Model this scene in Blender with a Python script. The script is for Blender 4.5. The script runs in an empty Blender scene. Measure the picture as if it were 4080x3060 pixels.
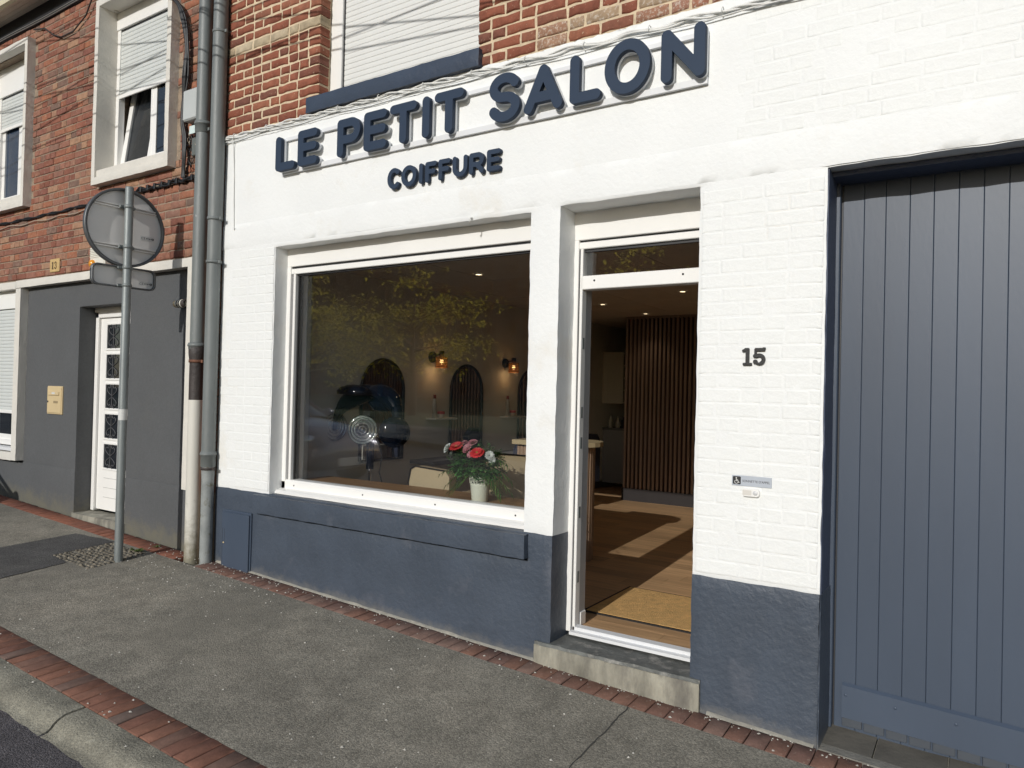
import bpy, math, random
import numpy as np
from mathutils import Vector, Matrix, noise as mnoise
R = math.radians
rnd = random.Random(7)
sc = bpy.context.scene
COL = sc.collection

# ------------------------------------------------------------------ camera, sky, sun, exposure
cam_d = bpy.data.cameras.new('camera')
cam = bpy.data.objects.new('camera', cam_d); COL.objects.link(cam)
sc.camera = cam
cam_d.sensor_width = 36.0; cam_d.lens = 2900 / 4080 * 36
cam_d.clip_start = 0.05; cam_d.clip_end = 500
def cam_matrix(yaw, pitch, roll, loc):
    f = Vector((-math.sin(yaw) * math.cos(pitch), math.cos(yaw) * math.cos(pitch), math.sin(pitch)))
    r = Vector((math.cos(yaw), math.sin(yaw), 0)); u = r.cross(f)
    c, s = math.cos(roll), math.sin(roll)
    r2 = c * r + s * u; u2 = -s * r + c * u
    m = Matrix.Identity(4)
    for i in range(3):
        m[i][0] = r2[i]; m[i][1] = u2[i]; m[i][2] = -f[i]; m[i][3] = loc[i]
    return m
cam.matrix_world = cam_matrix(0.579481, 0.01142, 0.0242166, (0, -3.8, 1.70))
CAM = Vector((0, -3.8, 1.70))

SUN = Vector((-0.075, 1.0, -0.412)).normalized()          # direction the light travels
world = bpy.data.worlds.new('World'); sc.world = world; world.use_nodes = True
wn = world.node_tree.nodes; wl = world.node_tree.links
sky = wn.new('ShaderNodeTexSky'); sky.sky_type = 'NISHITA'; sky.sun_disc = False
sky.sun_elevation = math.asin(-SUN.z); sky.sun_rotation = math.atan2(-SUN.x, -SUN.y)
sky.air_density = 1.0; sky.dust_density = 1.0; sky.ozone_density = 1.0
bg = next(n for n in wn if n.type == 'BACKGROUND'); bg.inputs['Strength'].default_value = 0.10
wl.new(sky.outputs[0], bg.inputs[0])
sun_d = bpy.data.lights.new('sun', 'SUN'); sun = bpy.data.objects.new('sun', sun_d); COL.objects.link(sun)
sun_d.energy = 2.85; sun_d.angle = R(0.5); sun_d.color = (1.0, 0.98, 0.94)
sun.rotation_euler = SUN.to_track_quat('-Z', 'Y').to_euler()
sc.view_settings.view_transform = 'Standard'; sc.view_settings.look = 'None'
sc.view_settings.exposure = 0.0; sc.view_settings.gamma = 1.0; sc.view_settings.use_curve_mapping = False
sc.render.engine = 'CYCLES'
sc.cycles.max_bounces = 8; sc.cycles.transparent_max_bounces = 12
sc.cycles.caustics_reflective = False; sc.cycles.caustics_refractive = False

# ------------------------------------------------------------------ materials
MATS = {}
def _new(name):
    m = bpy.data.materials.new(name); m.use_nodes = True
    nt = m.node_tree; nt.nodes.clear()
    out = nt.nodes.new('ShaderNodeOutputMaterial'); b = nt.nodes.new('ShaderNodeBsdfPrincipled')
    nt.links.new(b.outputs[0], out.inputs[0])
    return m, nt, b, out
def _noise(nt, vec, scale, detail=3, rough=.55):
    n = nt.nodes.new('ShaderNodeTexNoise'); n.inputs['Scale'].default_value = scale
    n.inputs['Detail'].default_value = detail; n.inputs['Roughness'].default_value = rough
    nt.links.new(vec, n.inputs['Vector']); return n.outputs['Fac']
def _ramp(nt, fac, stops, interp='LINEAR'):
    r = nt.nodes.new('ShaderNodeValToRGB'); r.color_ramp.interpolation = interp
    el = r.color_ramp.elements
    while len(el) < len(stops): el.new(0.5)
    for e, (p, c) in zip(el, stops):
        e.position = p; e.color = (c[0], c[1], c[2], 1) if not isinstance(c, (int, float)) else (c, c, c, 1)
    nt.links.new(fac, r.inputs[0]); return r.outputs[0]
def _mix(nt, fac, a, b, mode='MIX'):
    n = nt.nodes.new('ShaderNodeMix'); n.data_type = 'RGBA'; n.blend_type = mode
    for sock, v in ((0, fac), (6, a), (7, b)):
        if isinstance(v, (int, float)): n.inputs[sock].default_value = v
        elif isinstance(v, tuple): n.inputs[sock].default_value = (v[0], v[1], v[2], 1)
        else: nt.links.new(v, n.inputs[sock])
    return n.outputs[2]
def _math(nt, op, a, b=0.0):
    n = nt.nodes.new('ShaderNodeMath'); n.operation = op
    for i, v in enumerate((a, b)):
        if isinstance(v, (int, float)): n.inputs[i].default_value = v
        else: nt.links.new(v, n.inputs[i])
    return n.outputs[0]
def _bump(nt, b, h, strength, dist=.01, normal=None):
    n = nt.nodes.new('ShaderNodeBump'); n.inputs['Strength'].default_value = strength
    n.inputs['Distance'].default_value = dist; nt.links.new(h, n.inputs['Height'])
    if normal: nt.links.new(normal, n.inputs['Normal'])
    nt.links.new(n.outputs[0], b.inputs['Normal']); return n.outputs[0]
def sc3(c, k): return (c[0] * k, c[1] * k, c[2] * k)
def coord(nt, stretch=None):
    tc = nt.nodes.new('ShaderNodeTexCoord'); v = tc.outputs['Object']
    if stretch:
        mp = nt.nodes.new('ShaderNodeMapping'); mp.inputs['Scale'].default_value = stretch
        nt.links.new(v, mp.inputs[0]); v = mp.outputs[0]
    return v
def M(name, col, rough=.6, var=.12, scale=6, bump=0.0, bscale=80, metal=0.0, spec=.5, stretch=None,
      rand=0.0, spots=None, coat=0.0, fine=0.0, foot=None):
    """plain surface: base colour with soft uneven tone, optional fine relief, per-object variation, dirt spots"""
    if name in MATS: return MATS[name]
    m, nt, b, out = _new(name)
    v = coord(nt, stretch)
    c = _ramp(nt, _noise(nt, v, scale, 5, .6), [(.3, sc3(col, 1 - var)), (.7, sc3(col, 1 + var))])
    if fine:
        c = _mix(nt, 1.0, c, _ramp(nt, _noise(nt, v, scale * 25, 2), [(.3, 1 - fine), (.7, 1 + fine)]), 'MULTIPLY')
    if rand:
        oi = nt.nodes.new('ShaderNodeObjectInfo'); ge = nt.nodes.new('ShaderNodeNewGeometry')
        r = _math(nt, 'FRACT', _math(nt, 'ADD', oi.outputs['Random'], ge.outputs['Random Per Island']))
        c = _mix(nt, 1.0, c, _ramp(nt, r, [(0, 1 - rand), (1, 1 + rand)]), 'MULTIPLY')
    if spots:
        scol, sscale, lo, hi = spots
        c = _mix(nt, _ramp(nt, _noise(nt, v, sscale, 6, .65), [(lo, 0.0), (hi, 1.0)]), c, scol)
    if foot:                                                # dust and splash stains above the sloping pavement
        fcol, fh, famt = foot
        sp_ = nt.nodes.new('ShaderNodeSeparateXYZ'); nt.links.new(coord(nt), sp_.inputs[0])
        h = _math(nt, 'DIVIDE', _math(nt, 'ADD', _math(nt, 'ADD', sp_.outputs[2], .011), _math(nt, 'MULTIPLY', sp_.outputs[0], .0423)), fh)
        q = _math(nt, 'SUBTRACT', _math(nt, 'ADD', 1.0, _math(nt, 'MULTIPLY', _math(nt, 'SUBTRACT', _noise(nt, coord(nt), 9, 6, .7), .5), 2.6)), h)
        q = _math(nt, 'MULTIPLY', _math(nt, 'MINIMUM', _math(nt, 'MAXIMUM', q, 0.0), 1.0), famt)
        c = _mix(nt, q, c, fcol)
    nt.links.new(c, b.inputs['Base Color'])
    b.inputs['Roughness'].default_value = rough; b.inputs['Metallic'].default_value = metal
    b.inputs['Specular IOR Level'].default_value = spec
    b.inputs['Coat Weight'].default_value = coat; b.inputs['Coat Roughness'].default_value = .08
    if bump: _bump(nt, b, _noise(nt, v, bscale, 4, .6), bump)
    MATS[name] = m; return m
def brick_mat(name, cols, smear, rough=.85, smear_lo=.62, scale=1.0):
    m, nt, b, out = _new(name)
    oi = nt.nodes.new('ShaderNodeObjectInfo'); ge = nt.nodes.new('ShaderNodeNewGeometry')
    r = _math(nt, 'FRACT', _math(nt, 'ADD', oi.outputs['Random'], ge.outputs['Random Per Island']))
    tc = nt.nodes.new('ShaderNodeTexCoord')
    off = nt.nodes.new('ShaderNodeVectorMath'); off.operation = 'ADD'
    cb = nt.nodes.new('ShaderNodeCombineXYZ'); nt.links.new(_math(nt, 'MULTIPLY', r, 37.0), cb.inputs[0]); nt.links.new(_math(nt, 'MULTIPLY', r, 11.0), cb.inputs[2])
    nt.links.new(tc.outputs['Object'], off.inputs[0]); nt.links.new(cb.outputs[0], off.inputs[1]); v = off.outputs[0]
    n = len(cols)
    c = _ramp(nt, r, [(i / max(1, n - 1), k) for i, k in enumerate(cols)])
    c = _mix(nt, 1.0, c, _ramp(nt, _noise(nt, v, 14, 5, .65), [(.28, .72), (.75, 1.25)]), 'MULTIPLY')
    c = _mix(nt, _ramp(nt, _noise(nt, v, 45, 5, .7), [(smear_lo, 0.0), (smear_lo + .12, .85)]), c, smear)
    nt.links.new(c, b.inputs['Base Color']); b.inputs['Roughness'].default_value = rough
    b.inputs['Specular IOR Level'].default_value = .25
    _bump(nt, b, _noise(nt, v, 70, 5, .7), .5, .006)
    MATS[name] = m; return m

WHITE = M('white_masonry_paint', (.80, .81, .80), .62, .03, 2.2, .30, 34, spots=((.72, .69, .62), 1.6, .57, .80))
WBRICK = M('white_painted_brick', (.79, .80, .785), .6, .03, 5, .35, 38, spots=((.70, .67, .60), 2.4, .60, .80))
NAVY = M('navy_masonry_paint', (.054, .069, .094), .50, .14, 3.0, .55, 30, spots=((.105, .115, .14), 2.6, .58, .80), foot=((.19, .18, .16), .06, .5))
NAVYWOOD = M('navy_gloss_wood', (.054, .073, .107), .45, .10, 1.6, .04, 60, stretch=(1, 1, .3), rand=.06)
NAVYSIGN = M('navy_lacquer', (.030, .047, .080), .62, .03, 4, spec=.22)
NAVYSILL = M('navy_sill_paint', (.038, .053, .083), .45, .10, 6, .35, 26, spots=((.16, .17, .2), 22, .72, .8))
PVC = M('white_pvc', (.82, .81, .78), .35, .02, 3)
PVCIN = M('gasket_and_gap_black', (.03, .03, .032), .5, .05, 5)  # gaskets, and fillings whose black stands for the shade in open gaps
ALU = M('aluminium_rail', (.72, .73, .74), .4, .03, 3)
BACKING = M('letter_backing_acrylic', (.76, .78, .80), .4, .03, 3)
MORTAR_R = M('cream_mortar', (.62, .50, .345), .95, .18, 14, .6, 60, spots=((.40, .30, .20), 9, .64, .77))
MORTAR_B = M('grey_brown_mortar', (.29, .225, .165), .95, .25, 18, .6, 70)
BRICK_R = brick_mat('red_brick', [(.20, .068, .043), (.28, .098, .060), (.245, .082, .050), (.32, .128, .076), (.17, .070, .050), (.27, .092, .056), (.30, .112, .066)], (.60, .48, .34), smear_lo=.60)
BRICK_C = brick_mat('cream_washed_brick', [(.46, .38, .26), (.38, .30, .2), (.50, .42, .30)], (.2, .08, .05), smear_lo=.66)
BRICK_P = brick_mat('patchy_faded_brick', [(.36, .25, .15), (.30, .125, .08), (.38, .28, .18), (.32, .17, .12), (.33, .14, .085)], (.58, .50, .42), smear_lo=.50)
BRICK_B = brick_mat('brown_brick', [(.20, .080, .055), (.27, .105, .068), (.33, .135, .076), (.26, .125, .092), (.37, .215, .135), (.22, .088, .064), (.31, .145, .10), (.17, .115, .09), (.30, .115, .072)], (.44, .35, .27), smear_lo=.58)
RENDER13 = M('dark_grey_render', (.092, .095, .098), .85, .05, 2, .5, 160, fine=.06, spots=((.105, .105, .10), 1.3, .60, .85), foot=((.17, .155, .105), .17, .6))
RENDER13B = M('weathered_render_base', (.112, .108, .094), .9, .25, 5, .5, 120)
STONE13 = M('pale_stone_trim', (.66, .63, .57), .75, .06, 5, .35, 40, spots=((.42, .38, .33), 9, .68, .82))
CONC = M('weathered_concrete', (.28, .265, .215), .9, .45, 8, .7, 60, stretch=(1, 1, .35), spots=((.13, .12, .105), 7, .52, .72))
SLATE = M('dark_slate_step', (.115, .12, .112), .6, .35, 8, .9, 26, spots=((.27, .26, .235), 13, .52, .66))
GALV = M('galvanised_steel', (.215, .235, .233), .5, .14, 8, .15, 50, metal=.25, stretch=(1, 1, .3))
ZINC = M('grey_painted_pipe', (.165, .180, .177), .5, .12, 6, .25, 30, stretch=(1, 1, .35), spots=((.55, .56, .56), 14, .68, .74))
IRON = M('dark_cast_iron', (.045, .036, .033), .6, .2, 10, .5, 40)
PIPEW = M('off_white_pipe', (.60, .58, .52), .5, .06, 3, .15, 30, stretch=(1, 1, .3), foot=((.20, .18, .12), .42, .9))
PIPEG = M('dirty_pipe_foot', (.24, .22, .15), .9, .35, 14, .7, 50)
SIGNBACK = M('bare_sign_metal', (.74, .72, .69), .6, .05, 3)
SIGNEDGE = M('sign_edge_profile', (.13, .135, .14), .45, .06, 3, metal=.5)
STICK = M('pale_sticker', (.62, .62, .6), .5, .03, 3)
INK = M('black_ink', (.02, .02, .022), .5, .05, 3)
BLACKPL = M('black_cable_plastic', (.014, .014, .015), .45, .2, 6)
WIREG = M('beige_wire', (.42, .36, .28), .6, .1, 6)
SHUT = M('white_shutter_slat', (.72, .72, .69), .45, .03, 3)
SHUTG = M('grey_shutter_slat', (.60, .62, .60), .45, .03, 3)
GREY_BOX = M('pale_grey_box', (.48, .50, .49), .5, .04, 3)
BEIGE = M('beige_letterbox', (.60, .47, .27), .4, .05, 4)
YEL = M('ochre_number_tile', (.55, .38, .16), .45, .12, 12, .2, 40)
AMBER = M('amber_lens', (.75, .30, .02), .2, .05, 5)
CREAMPL = M('cream_alarm_plastic', (.70, .68, .60), .5, .04, 4)
EAVEW = M('painted_eave_boards', (.80, .71, .58), .7, .14, 4, .3, 30, stretch=(.3, 1, 1))
EAVEC = M('cream_fascia', (.72, .66, .48), .6, .06, 4)
DARKW = M('near_black_strip', (.012, .012, .014), .7, .2, 5)
ASPH = None
def asphalt(name, base, olive, bumps=.9, dark=None):
    m, nt, b, out = _new(name); v = coord(nt)
    big = _noise(nt, v, .9, 6, .6); mid = _noise(nt, v, 5.5, 5, .65)
    c = _ramp(nt, big, [(.3, sc3(base, .82)), (.5, base), (.72, olive)])
    c = _mix(nt, 1.0, c, _ramp(nt, mid, [(.25, .72), (.75, 1.24)]), 'MULTIPLY')
    vo = nt.nodes.new('ShaderNodeTexVoronoi'); vo.inputs['Scale'].default_value = 125; nt.links.new(v, vo.inputs['Vector'])
    c = _mix(nt, 1.0, c, _ramp(nt, vo.outputs['Color'], [(.1, .68), (.55, 1.0), (.95, 1.36)]), 'MULTIPLY')
    fine = _noise(nt, v, 210, 3, .7)
    c = _mix(nt, 1.0, c, _ramp(nt, fine, [(.3, .78), (.7, 1.2)]), 'MULTIPLY')
    c = _mix(nt, _ramp(nt, _noise(nt, v, .55, 5, .55), [(.52, 0.0), (.66, .75)]), c, sc3(base, .74))
    speck = _ramp(nt, _noise(nt, v, 26, 2, .4), [(.78, 0.0), (.80, .8)])
    c = _mix(nt, speck, c, (.48, .47, .43))
    nt.links.new(c, b.inputs['Base Color']); b.inputs['Roughness'].default_value = .88; b.inputs['Specular IOR Level'].default_value = .3
    h = _math(nt, 'ADD', _math(nt, 'MULTIPLY', vo.outputs['Distance'], -.9), fine)
    _bump(nt, b, h, bumps, .008)
    MATS[name] = m; return m
ASPH = asphalt('worn_pavement_asphalt', (.258, .238, .194), (.305, .276, .222), .4)
ASPHD = asphalt('fresh_dark_asphalt', (.100, .096, .092), (.12, .115, .105), .5)
ASPHDIRT = asphalt('dusty_pavement', (.235, .215, .175), (.215, .205, .17), .7)
ROADM = asphalt('road_asphalt', (.125, .115, .120), (.155, .14, .145), .8)
PAVER_K = brick_mat('kerb_paver', [(.20, .098, .068), (.235, .115, .077), (.18, .088, .064), (.22, .105, .072), (.155, .108, .088), (.25, .118, .078), (.14, .105, .088)], (.34, .26, .20), .8, .72)
PAVER_W = brick_mat('wall_paver', [(.18, .098, .074), (.22, .118, .084), (.195, .112, .088), (.24, .155, .122), (.165, .092, .072)], (.36, .30, .24), .8, .60)
PAVER_13 = brick_mat('terracotta_paver', [(.24, .098, .062), (.28, .115, .072), (.21, .088, .06), (.26, .11, .07)], (.30, .22, .17), .85, .74)
KERBM = M('kerb_concrete', (.25, .235, .185), .9, .38, 4, .9, 90, fine=.25, spots=((.42, .40, .33), 11, .62, .78))
TILEM = M('dark_entry_tile', (.125, .115, .095), .7, .22, 6, .3, 40, rand=.12)
JOINT = M('pale_joint_mortar', (.34, .32, .27), .95, .2, 20, .4, 60)
SANDJ = M('dark_joint_sand', (.13, .11, .085), .98, .3, 30, .5, 90)
# interior
FLOORW = M('oak_plank_floor', (.56, .35, .185), .42, .22, 3, .06, 40, stretch=(.8, 9, 1), rand=.18)
COUNTW = M('oiled_oak_counter', (.36, .20, .085), .4, .25, 3, .05, 40, stretch=(.7, 10, 1))
CEILM = M('acoustic_ceiling_tile', (.62, .56, .50), .9, .05, 4, .15, 120)
WALLIN = M('warm_grey_wall_paint', (.74, .71, .64), .8, .04, 3)
WALLG = M('cool_grey_wall_paint', (.36, .37, .36), .8, .04, 3)
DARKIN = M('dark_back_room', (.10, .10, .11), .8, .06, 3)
SLATW = M('brown_wood_slat', (.28, .205, .175), .6, .16, 5, .1, 40, stretch=(1, 1, .12), rand=.1)
MIRR = M('mirror_glass', (.80, .82, .82), .02, 0.0, 1, metal=1.0)
BLKMET = M('black_metal', (.012, .012, .013), .4, .1, 6)
NAVYPL = M('glossy_navy_plastic', (.003, .006, .013), .10, .05, 3, spec=.3)
CHROME = M('chrome', (.75, .77, .78), .12, .02, 3, metal=1.0)
REFL = M('faceted_reflector', (.74, .82, .77), .42, .12, 60, .3, 90, metal=1.0)
BEIGEUPH = M('beige_upholstery', (.50, .40, .25), .65, .04, 4, .2, 120)
DESKM = M('fluted_oak_desk', (.34, .22, .14), .6, .1, 4, stretch=(1, 1, .2))
DESKTOP = M('pale_oak_desk_top', (.50, .40, .24), .45, .1, 5)
CABM = M('cream_cabinet', (.40, .38, .33), .6, .03, 4)
CABD = M('mid_grey_cabinet', (.20, .20, .21), .6, .03, 4)  # plain mid grey for base cabinet and styling counter
TOWEL = M('dark_blue_towels', (.02, .025, .05), .95, .2, 8, .5, 50)
MATC = M('coir_doormat', (.74, .45, .17), .98, .16, 20, 1.0, 160, fine=.3)
MATB = M('black_rubber_edge', (.012, .011, .011), .7, .1, 10)
POT = M('pale_green_enamel', (.76, .79, .66), .4, .03, 4)
def leafmat(name, cols, trans=.3, rough=.5):
    m, nt, b, out = _new(name)
    ge = nt.nodes.new('ShaderNodeNewGeometry'); v = coord(nt)
    c = _ramp(nt, ge.outputs['Random Per Island'], [(i / (len(cols) - 1), k) for i, k in enumerate(cols)])
    c = _mix(nt, 1.0, c, _ramp(nt, _noise(nt, v, 30, 3), [(.3, .8), (.7, 1.2)]), 'MULTIPLY')
    nt.links.new(c, b.inputs['Base Color']); b.inputs['Roughness'].default_value = rough; b.inputs['Specular IOR Level'].default_value = .35
    t = nt.nodes.new('ShaderNodeBsdfTranslucent'); nt.links.new(c, t.inputs[0])
    mx = nt.nodes.new('ShaderNodeMixShader'); mx.inputs[0].default_value = trans
    nt.links.new(b.outputs[0], mx.inputs[1]); nt.links.new(t.outputs[0], mx.inputs[2]); nt.links.new(mx.outputs[0], out.inputs[0])
    MATS[name] = m; return m
LEAFD = leafmat('dark_bouquet_leaf', [(.035, .10, .03), (.075, .19, .055), (.13, .28, .085)], .15, .4)
LEAFP = leafmat('palm_leaf', [(.04, .12, .02), (.09, .20, .04), (.15, .27, .06)], .25, .4)
LEAFY = leafmat('spring_yellow_leaf', [(.62, .50, .06), (.72, .58, .08), (.52, .46, .06), (.76, .62, .12)], .65, .7)
LEAFG = leafmat('hedge_leaf', [(.04, .09, .02), (.08, .13, .03)], .3)
WEED = leafmat('weed_leaf', [(.10, .16, .03), (.16, .22, .05)], .3)
PETR = leafmat('coral_petal', [(.62, .035, .045), (.78, .08, .08), (.7, .05, .06)], .25)
PETP = leafmat('dusty_pink_petal', [(.52, .20, .24), (.62, .30, .32), (.45, .16, .2)], .25)
PETW = leafmat('white_petal', [(.72, .76, .72), (.8, .82, .78)], .25)
BARK = M('grey_brown_bark', (.11, .085, .06), .95, .25, 9, .8, 30, stretch=(1, 1, .3))
def glassmat(name, tint=(1, 1, 1), ior=1.5, rough=0.0):
    m, nt, b, out = _new(name); nt.nodes.remove(b)
    ge = nt.nodes.new('ShaderNodeNewGeometry'); dp = nt.nodes.new('ShaderNodeVectorMath'); dp.operation = 'DOT_PRODUCT'
    nt.links.new(ge.outputs['Incoming'], dp.inputs[0]); nt.links.new(ge.outputs['Normal'], dp.inputs[1])
    k = _math(nt, 'POWER', _math(nt, 'SUBTRACT', 1.0, _math(nt, 'ABSOLUTE', dp.outputs['Value'])), 5.0)
    fr = _math(nt, 'ADD', _math(nt, 'MULTIPLY', k, 1 - ior), ior)          # Schlick, alike on both faces
    tr = nt.nodes.new('ShaderNodeBsdfTransparent'); tr.inputs[0].default_value = (*tint, 1)
    gl = nt.nodes.new('ShaderNodeBsdfGlossy'); gl.inputs['Roughness'].default_value = rough
    mx = nt.nodes.new('ShaderNodeMixShader'); nt.links.new(fr, mx.inputs[0])
    nt.links.new(tr.outputs[0], mx.inputs[1]); nt.links.new(gl.outputs[0], mx.inputs[2]); nt.links.new(mx.outputs[0], out.inputs[0])
    MATS[name] = m; return m
GLASS = glassmat('shop_window_glass', (.98, .985, .982), .12)
GLASSD = M('dark_house_glass', (.015, .018, .022), .03, .02, 2, spec=.9)
GLASSB = M('blue_house_glass', (.03, .05, .09), .05, .1, 2, spec=.9)  # house glass in a bluer, slightly lighter colour
NET = M('net_curtain', (.38, .40, .42), .9, .25, 6, stretch=(6, 1, .3))
def emit(name, col, strength):
    m, nt, b, out = _new(name)
    b.inputs['Base Color'].default_value = (*col, 1); b.inputs['Emission Color'].default_value = (*col, 1); b.inputs['Emission Strength'].default_value = strength
    MATS[name] = m; return m
BULB = emit('glowing_filament', (1.0, .62, .22), 14)
SHADE = emit('lit_amber_shade', (.42, .17, .05), .05)
SPOTL = emit('lit_ceiling_spot', (1.0, .80, .50), 5)
CARP = M('grey_blue_car_paint', (.27, .265, .33), .25, .03, 2, metal=.35, coat=.8)
TYRE = M('tyre_rubber', (.015, .015, .015), .85, .1, 9)
CARG = M('car_glass', (.012, .014, .016), .04, .02, 2, spec=.9)
PLATE = M('white_plate', (.75, .75, .72), .5, .02, 3)
FARGL = M('dull_far_glass', (.02, .022, .025), .5, .05, 3, spec=.2)
HOUSE_A = M('far_red_brick_house', (.19, .085, .06), .9, .15, 3, .3, 20)
HOUSE_B = M('far_grey_render_house', (.095, .092, .088), .9, .08, 3)
HOUSE_C = M('far_brown_brick_house', (.15, .09, .065), .9, .15, 3, .3, 20)
ROOFM = M('far_clay_roof', (.13, .06, .045), .9, .2, 5, .4, 20)

# ------------------------------------------------------------------ mesh helpers
class MB:
    def __init__(s): s.v = []; s.f = []; s.smooth = []
    def add(s, verts, faces, smooth=False):
        o = len(s.v); s.v += [tuple(p) for p in verts]
        s.f += [tuple(i + o for i in f) for f in faces]; s.smooth += [smooth] * len(faces); return s
    def box(s, x0, x1, y0, y1, z0, z1, bev=0.0):
        if bev <= 0:
            v = [(x, y, z) for z in (z0, z1) for y in (y0, y1) for x in (x0, x1)]
            return s.add(v, [(0, 2, 3, 1), (4, 5, 7, 6), (0, 1, 5, 4), (2, 6, 7, 3), (0, 4, 6, 2), (1, 3, 7, 5)])
        b = min(bev, (x1 - x0) * .49, (y1 - y0) * .49, (z1 - z0) * .49)
        X = (x0, x1); Y = (y0, y1); Z = (z0, z1); idx = {}; v = []
        for i in (0, 1):
            for j in (0, 1):
                for k in (0, 1):
                    sx, sy, sz = (b if i == 0 else -b), (b if j == 0 else -b), (b if k == 0 else -b)
                    for a, p in enumerate(((X[i], Y[j] + sy, Z[k] + sz), (X[i] + sx, Y[j], Z[k] + sz), (X[i] + sx, Y[j] + sy, Z[k]))):
                        idx[(i, j, k, a)] = len(v); v.append(p)
        F = []
        g = lambda i, j, k, a: idx[(i, j, k, a)]
        F += [(g(0,0,0,0), g(0,0,1,0), g(0,1,1,0), g(0,1,0,0)), (g(1,0,0,0), g(1,1,0,0), g(1,1,1,0), g(1,0,1,0))]
        F += [(g(0,0,0,1), g(1,0,0,1), g(1,0,1,1), g(0,0,1,1)), (g(0,1,0,1), g(0,1,1,1), g(1,1,1,1), g(1,1,0,1))]
        F += [(g(0,0,0,2), g(0,1,0,2), g(1,1,0,2), g(1,0,0,2)), (g(0,0,1,2), g(1,0,1,2), g(1,1,1,2), g(0,1,1,2))]
        for j in (0, 1):
            for k in (0, 1): F.append((g(0,j,k,1), g(1,j,k,1), g(1,j,k,2), g(0,j,k,2)))
        for i in (0, 1):
            for k in (0, 1): F.append((g(i,0,k,0), g(i,1,k,0), g(i,1,k,2), g(i,0,k,2)))
        for i in (0, 1):
            for j in (0, 1): F.append((g(i,j,0,0), g(i,j,1,0), g(i,j,1,1), g(i,j,0,1)))
        for i in (0, 1):
            for j in (0, 1):
                for k in (0, 1): F.append((g(i,j,k,0), g(i,j,k,1), g(i,j,k,2)))
        return s.add(v, F)
    def tube(s, pts, r, n=10, caps=True, smooth=True):
        pts = [Vector(p) for p in pts]; m = len(pts); rs = r if isinstance(r, (list, tuple)) else [r] * m
        V = []; up = None
        for i, p in enumerate(pts):
            t = (pts[min(i + 1, m - 1)] - pts[max(i - 1, 0)]).normalized()
            if up is None: up = Vector((0, 0, 1)) if abs(t.z) < .9 else Vector((1, 0, 0))
            a = t.cross(up).normalized(); b2 = a.cross(t).normalized(); up = b2
            for k in range(n):
                q = 2 * math.pi * k / n; V.append(p + rs[i] * (math.cos(q) * a + math.sin(q) * b2))
        F = [(i * n + k, i * n + (k + 1) % n, (i + 1) * n + (k + 1) % n, (i + 1) * n + k) for i in range(m - 1) for k in range(n)]
        s.add(V, F, smooth)
        if caps: s.add(V[:n], [tuple(range(n))[::-1]]); s.add(V[-n:], [tuple(range(n))])
        return s
    def lathe(s, prof, c=(0, 0, 0), n=24, axis='Z', smooth=True):
        V = []
        for (r, h) in prof:
            for k in range(n):
                q = 2 * math.pi * k / n; a, b = r * math.cos(q), r * math.sin(q)
                p = (a, b, h) if axis == 'Z' else ((h, a, b) if axis == 'X' else (a, h, b))
                V.append((p[0] + c[0], p[1] + c[1], p[2] + c[2]))
        F = [(i * n + k, i * n + (k + 1) % n, (i + 1) * n + (k + 1) % n, (i + 1) * n + k) for i in range(len(prof) - 1) for k in range(n)]
        return s.add(V, F, smooth)
    def prism(s, poly, a0, a1, axis='X'):
        """closed polygon extruded along an axis; poly holds the two other coordinates in order"""
        n = len(poly)
        def P(a, p): return {'X': (a, p[0], p[1]), 'Y': (p[0], a, p[1]), 'Z': (p[0], p[1], a)}[axis]
        V = [P(a0, p) for p in poly] + [P(a1, p) for p in poly]
        F = [tuple(range(n)), tuple(range(2 * n - 1, n - 1, -1))] + [(i, i + n, (i + 1) % n + n, (i + 1) % n) for i in range(n)]
        return s.add(V, F)
    def mesh(s, name, mat):
        me = bpy.data.meshes.new(name); me.from_pydata(s.v, [], s.f)
        me.polygons.foreach_set('use_smooth', s.smooth)
        if mat: me.materials.append(mat)
        fix(me); return me
    def build(s, name, mat, parent=None, **kw): return link(name, s.mesh(name, mat), parent, **kw)
import bmesh
def fix(me):
    bm = bmesh.new(); bm.from_mesh(me); bmesh.ops.recalc_face_normals(bm, faces=bm.faces); bm.to_mesh(me); bm.free(); me.update()
def wpos(o):
    p = Vector((0, 0, 0))
    while o: p += o.location; o = o.parent
    return p
def link(name, me, parent=None, loc=None, **kw):
    """mesh in world coordinates unless loc is given (then mesh is local and loc is its world place)"""
    o = bpy.data.objects.new(name, me); COL.objects.link(o)
    L = Vector(loc) if loc else Vector((0, 0, 0))
    if parent: o.parent = parent; L = L - wpos(parent)
    o.location = L
    for k, v in kw.items(): o[k] = v
    return o
def thing(name, label, cat, loc, group=None):
    o = bpy.data.objects.new(name, None); COL.objects.link(o); o.location = loc; o.empty_display_size = .1
    tag(o, label, cat, group); return o
def tag(o, label, cat, group=None):
    o['label'] = label; o['category'] = cat
    if group: o['group'] = group
    return o
def copy_tree(o, parent=None):
    c = o.copy(); COL.objects.link(c)
    if parent: c.parent = parent
    for ch in list(o.children): copy_tree(ch, c)
    return c
def box(name, mat, parent, *b, bev=0.0, **kw): return MB().box(*b, bev=bev).build(name, mat, parent, **kw)
def tri_noise(p, f, seed=0.0):
    return mnoise.noise(Vector((p[0] * f + seed, p[1] * f + 3.1, p[2] * f - seed)))

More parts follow.
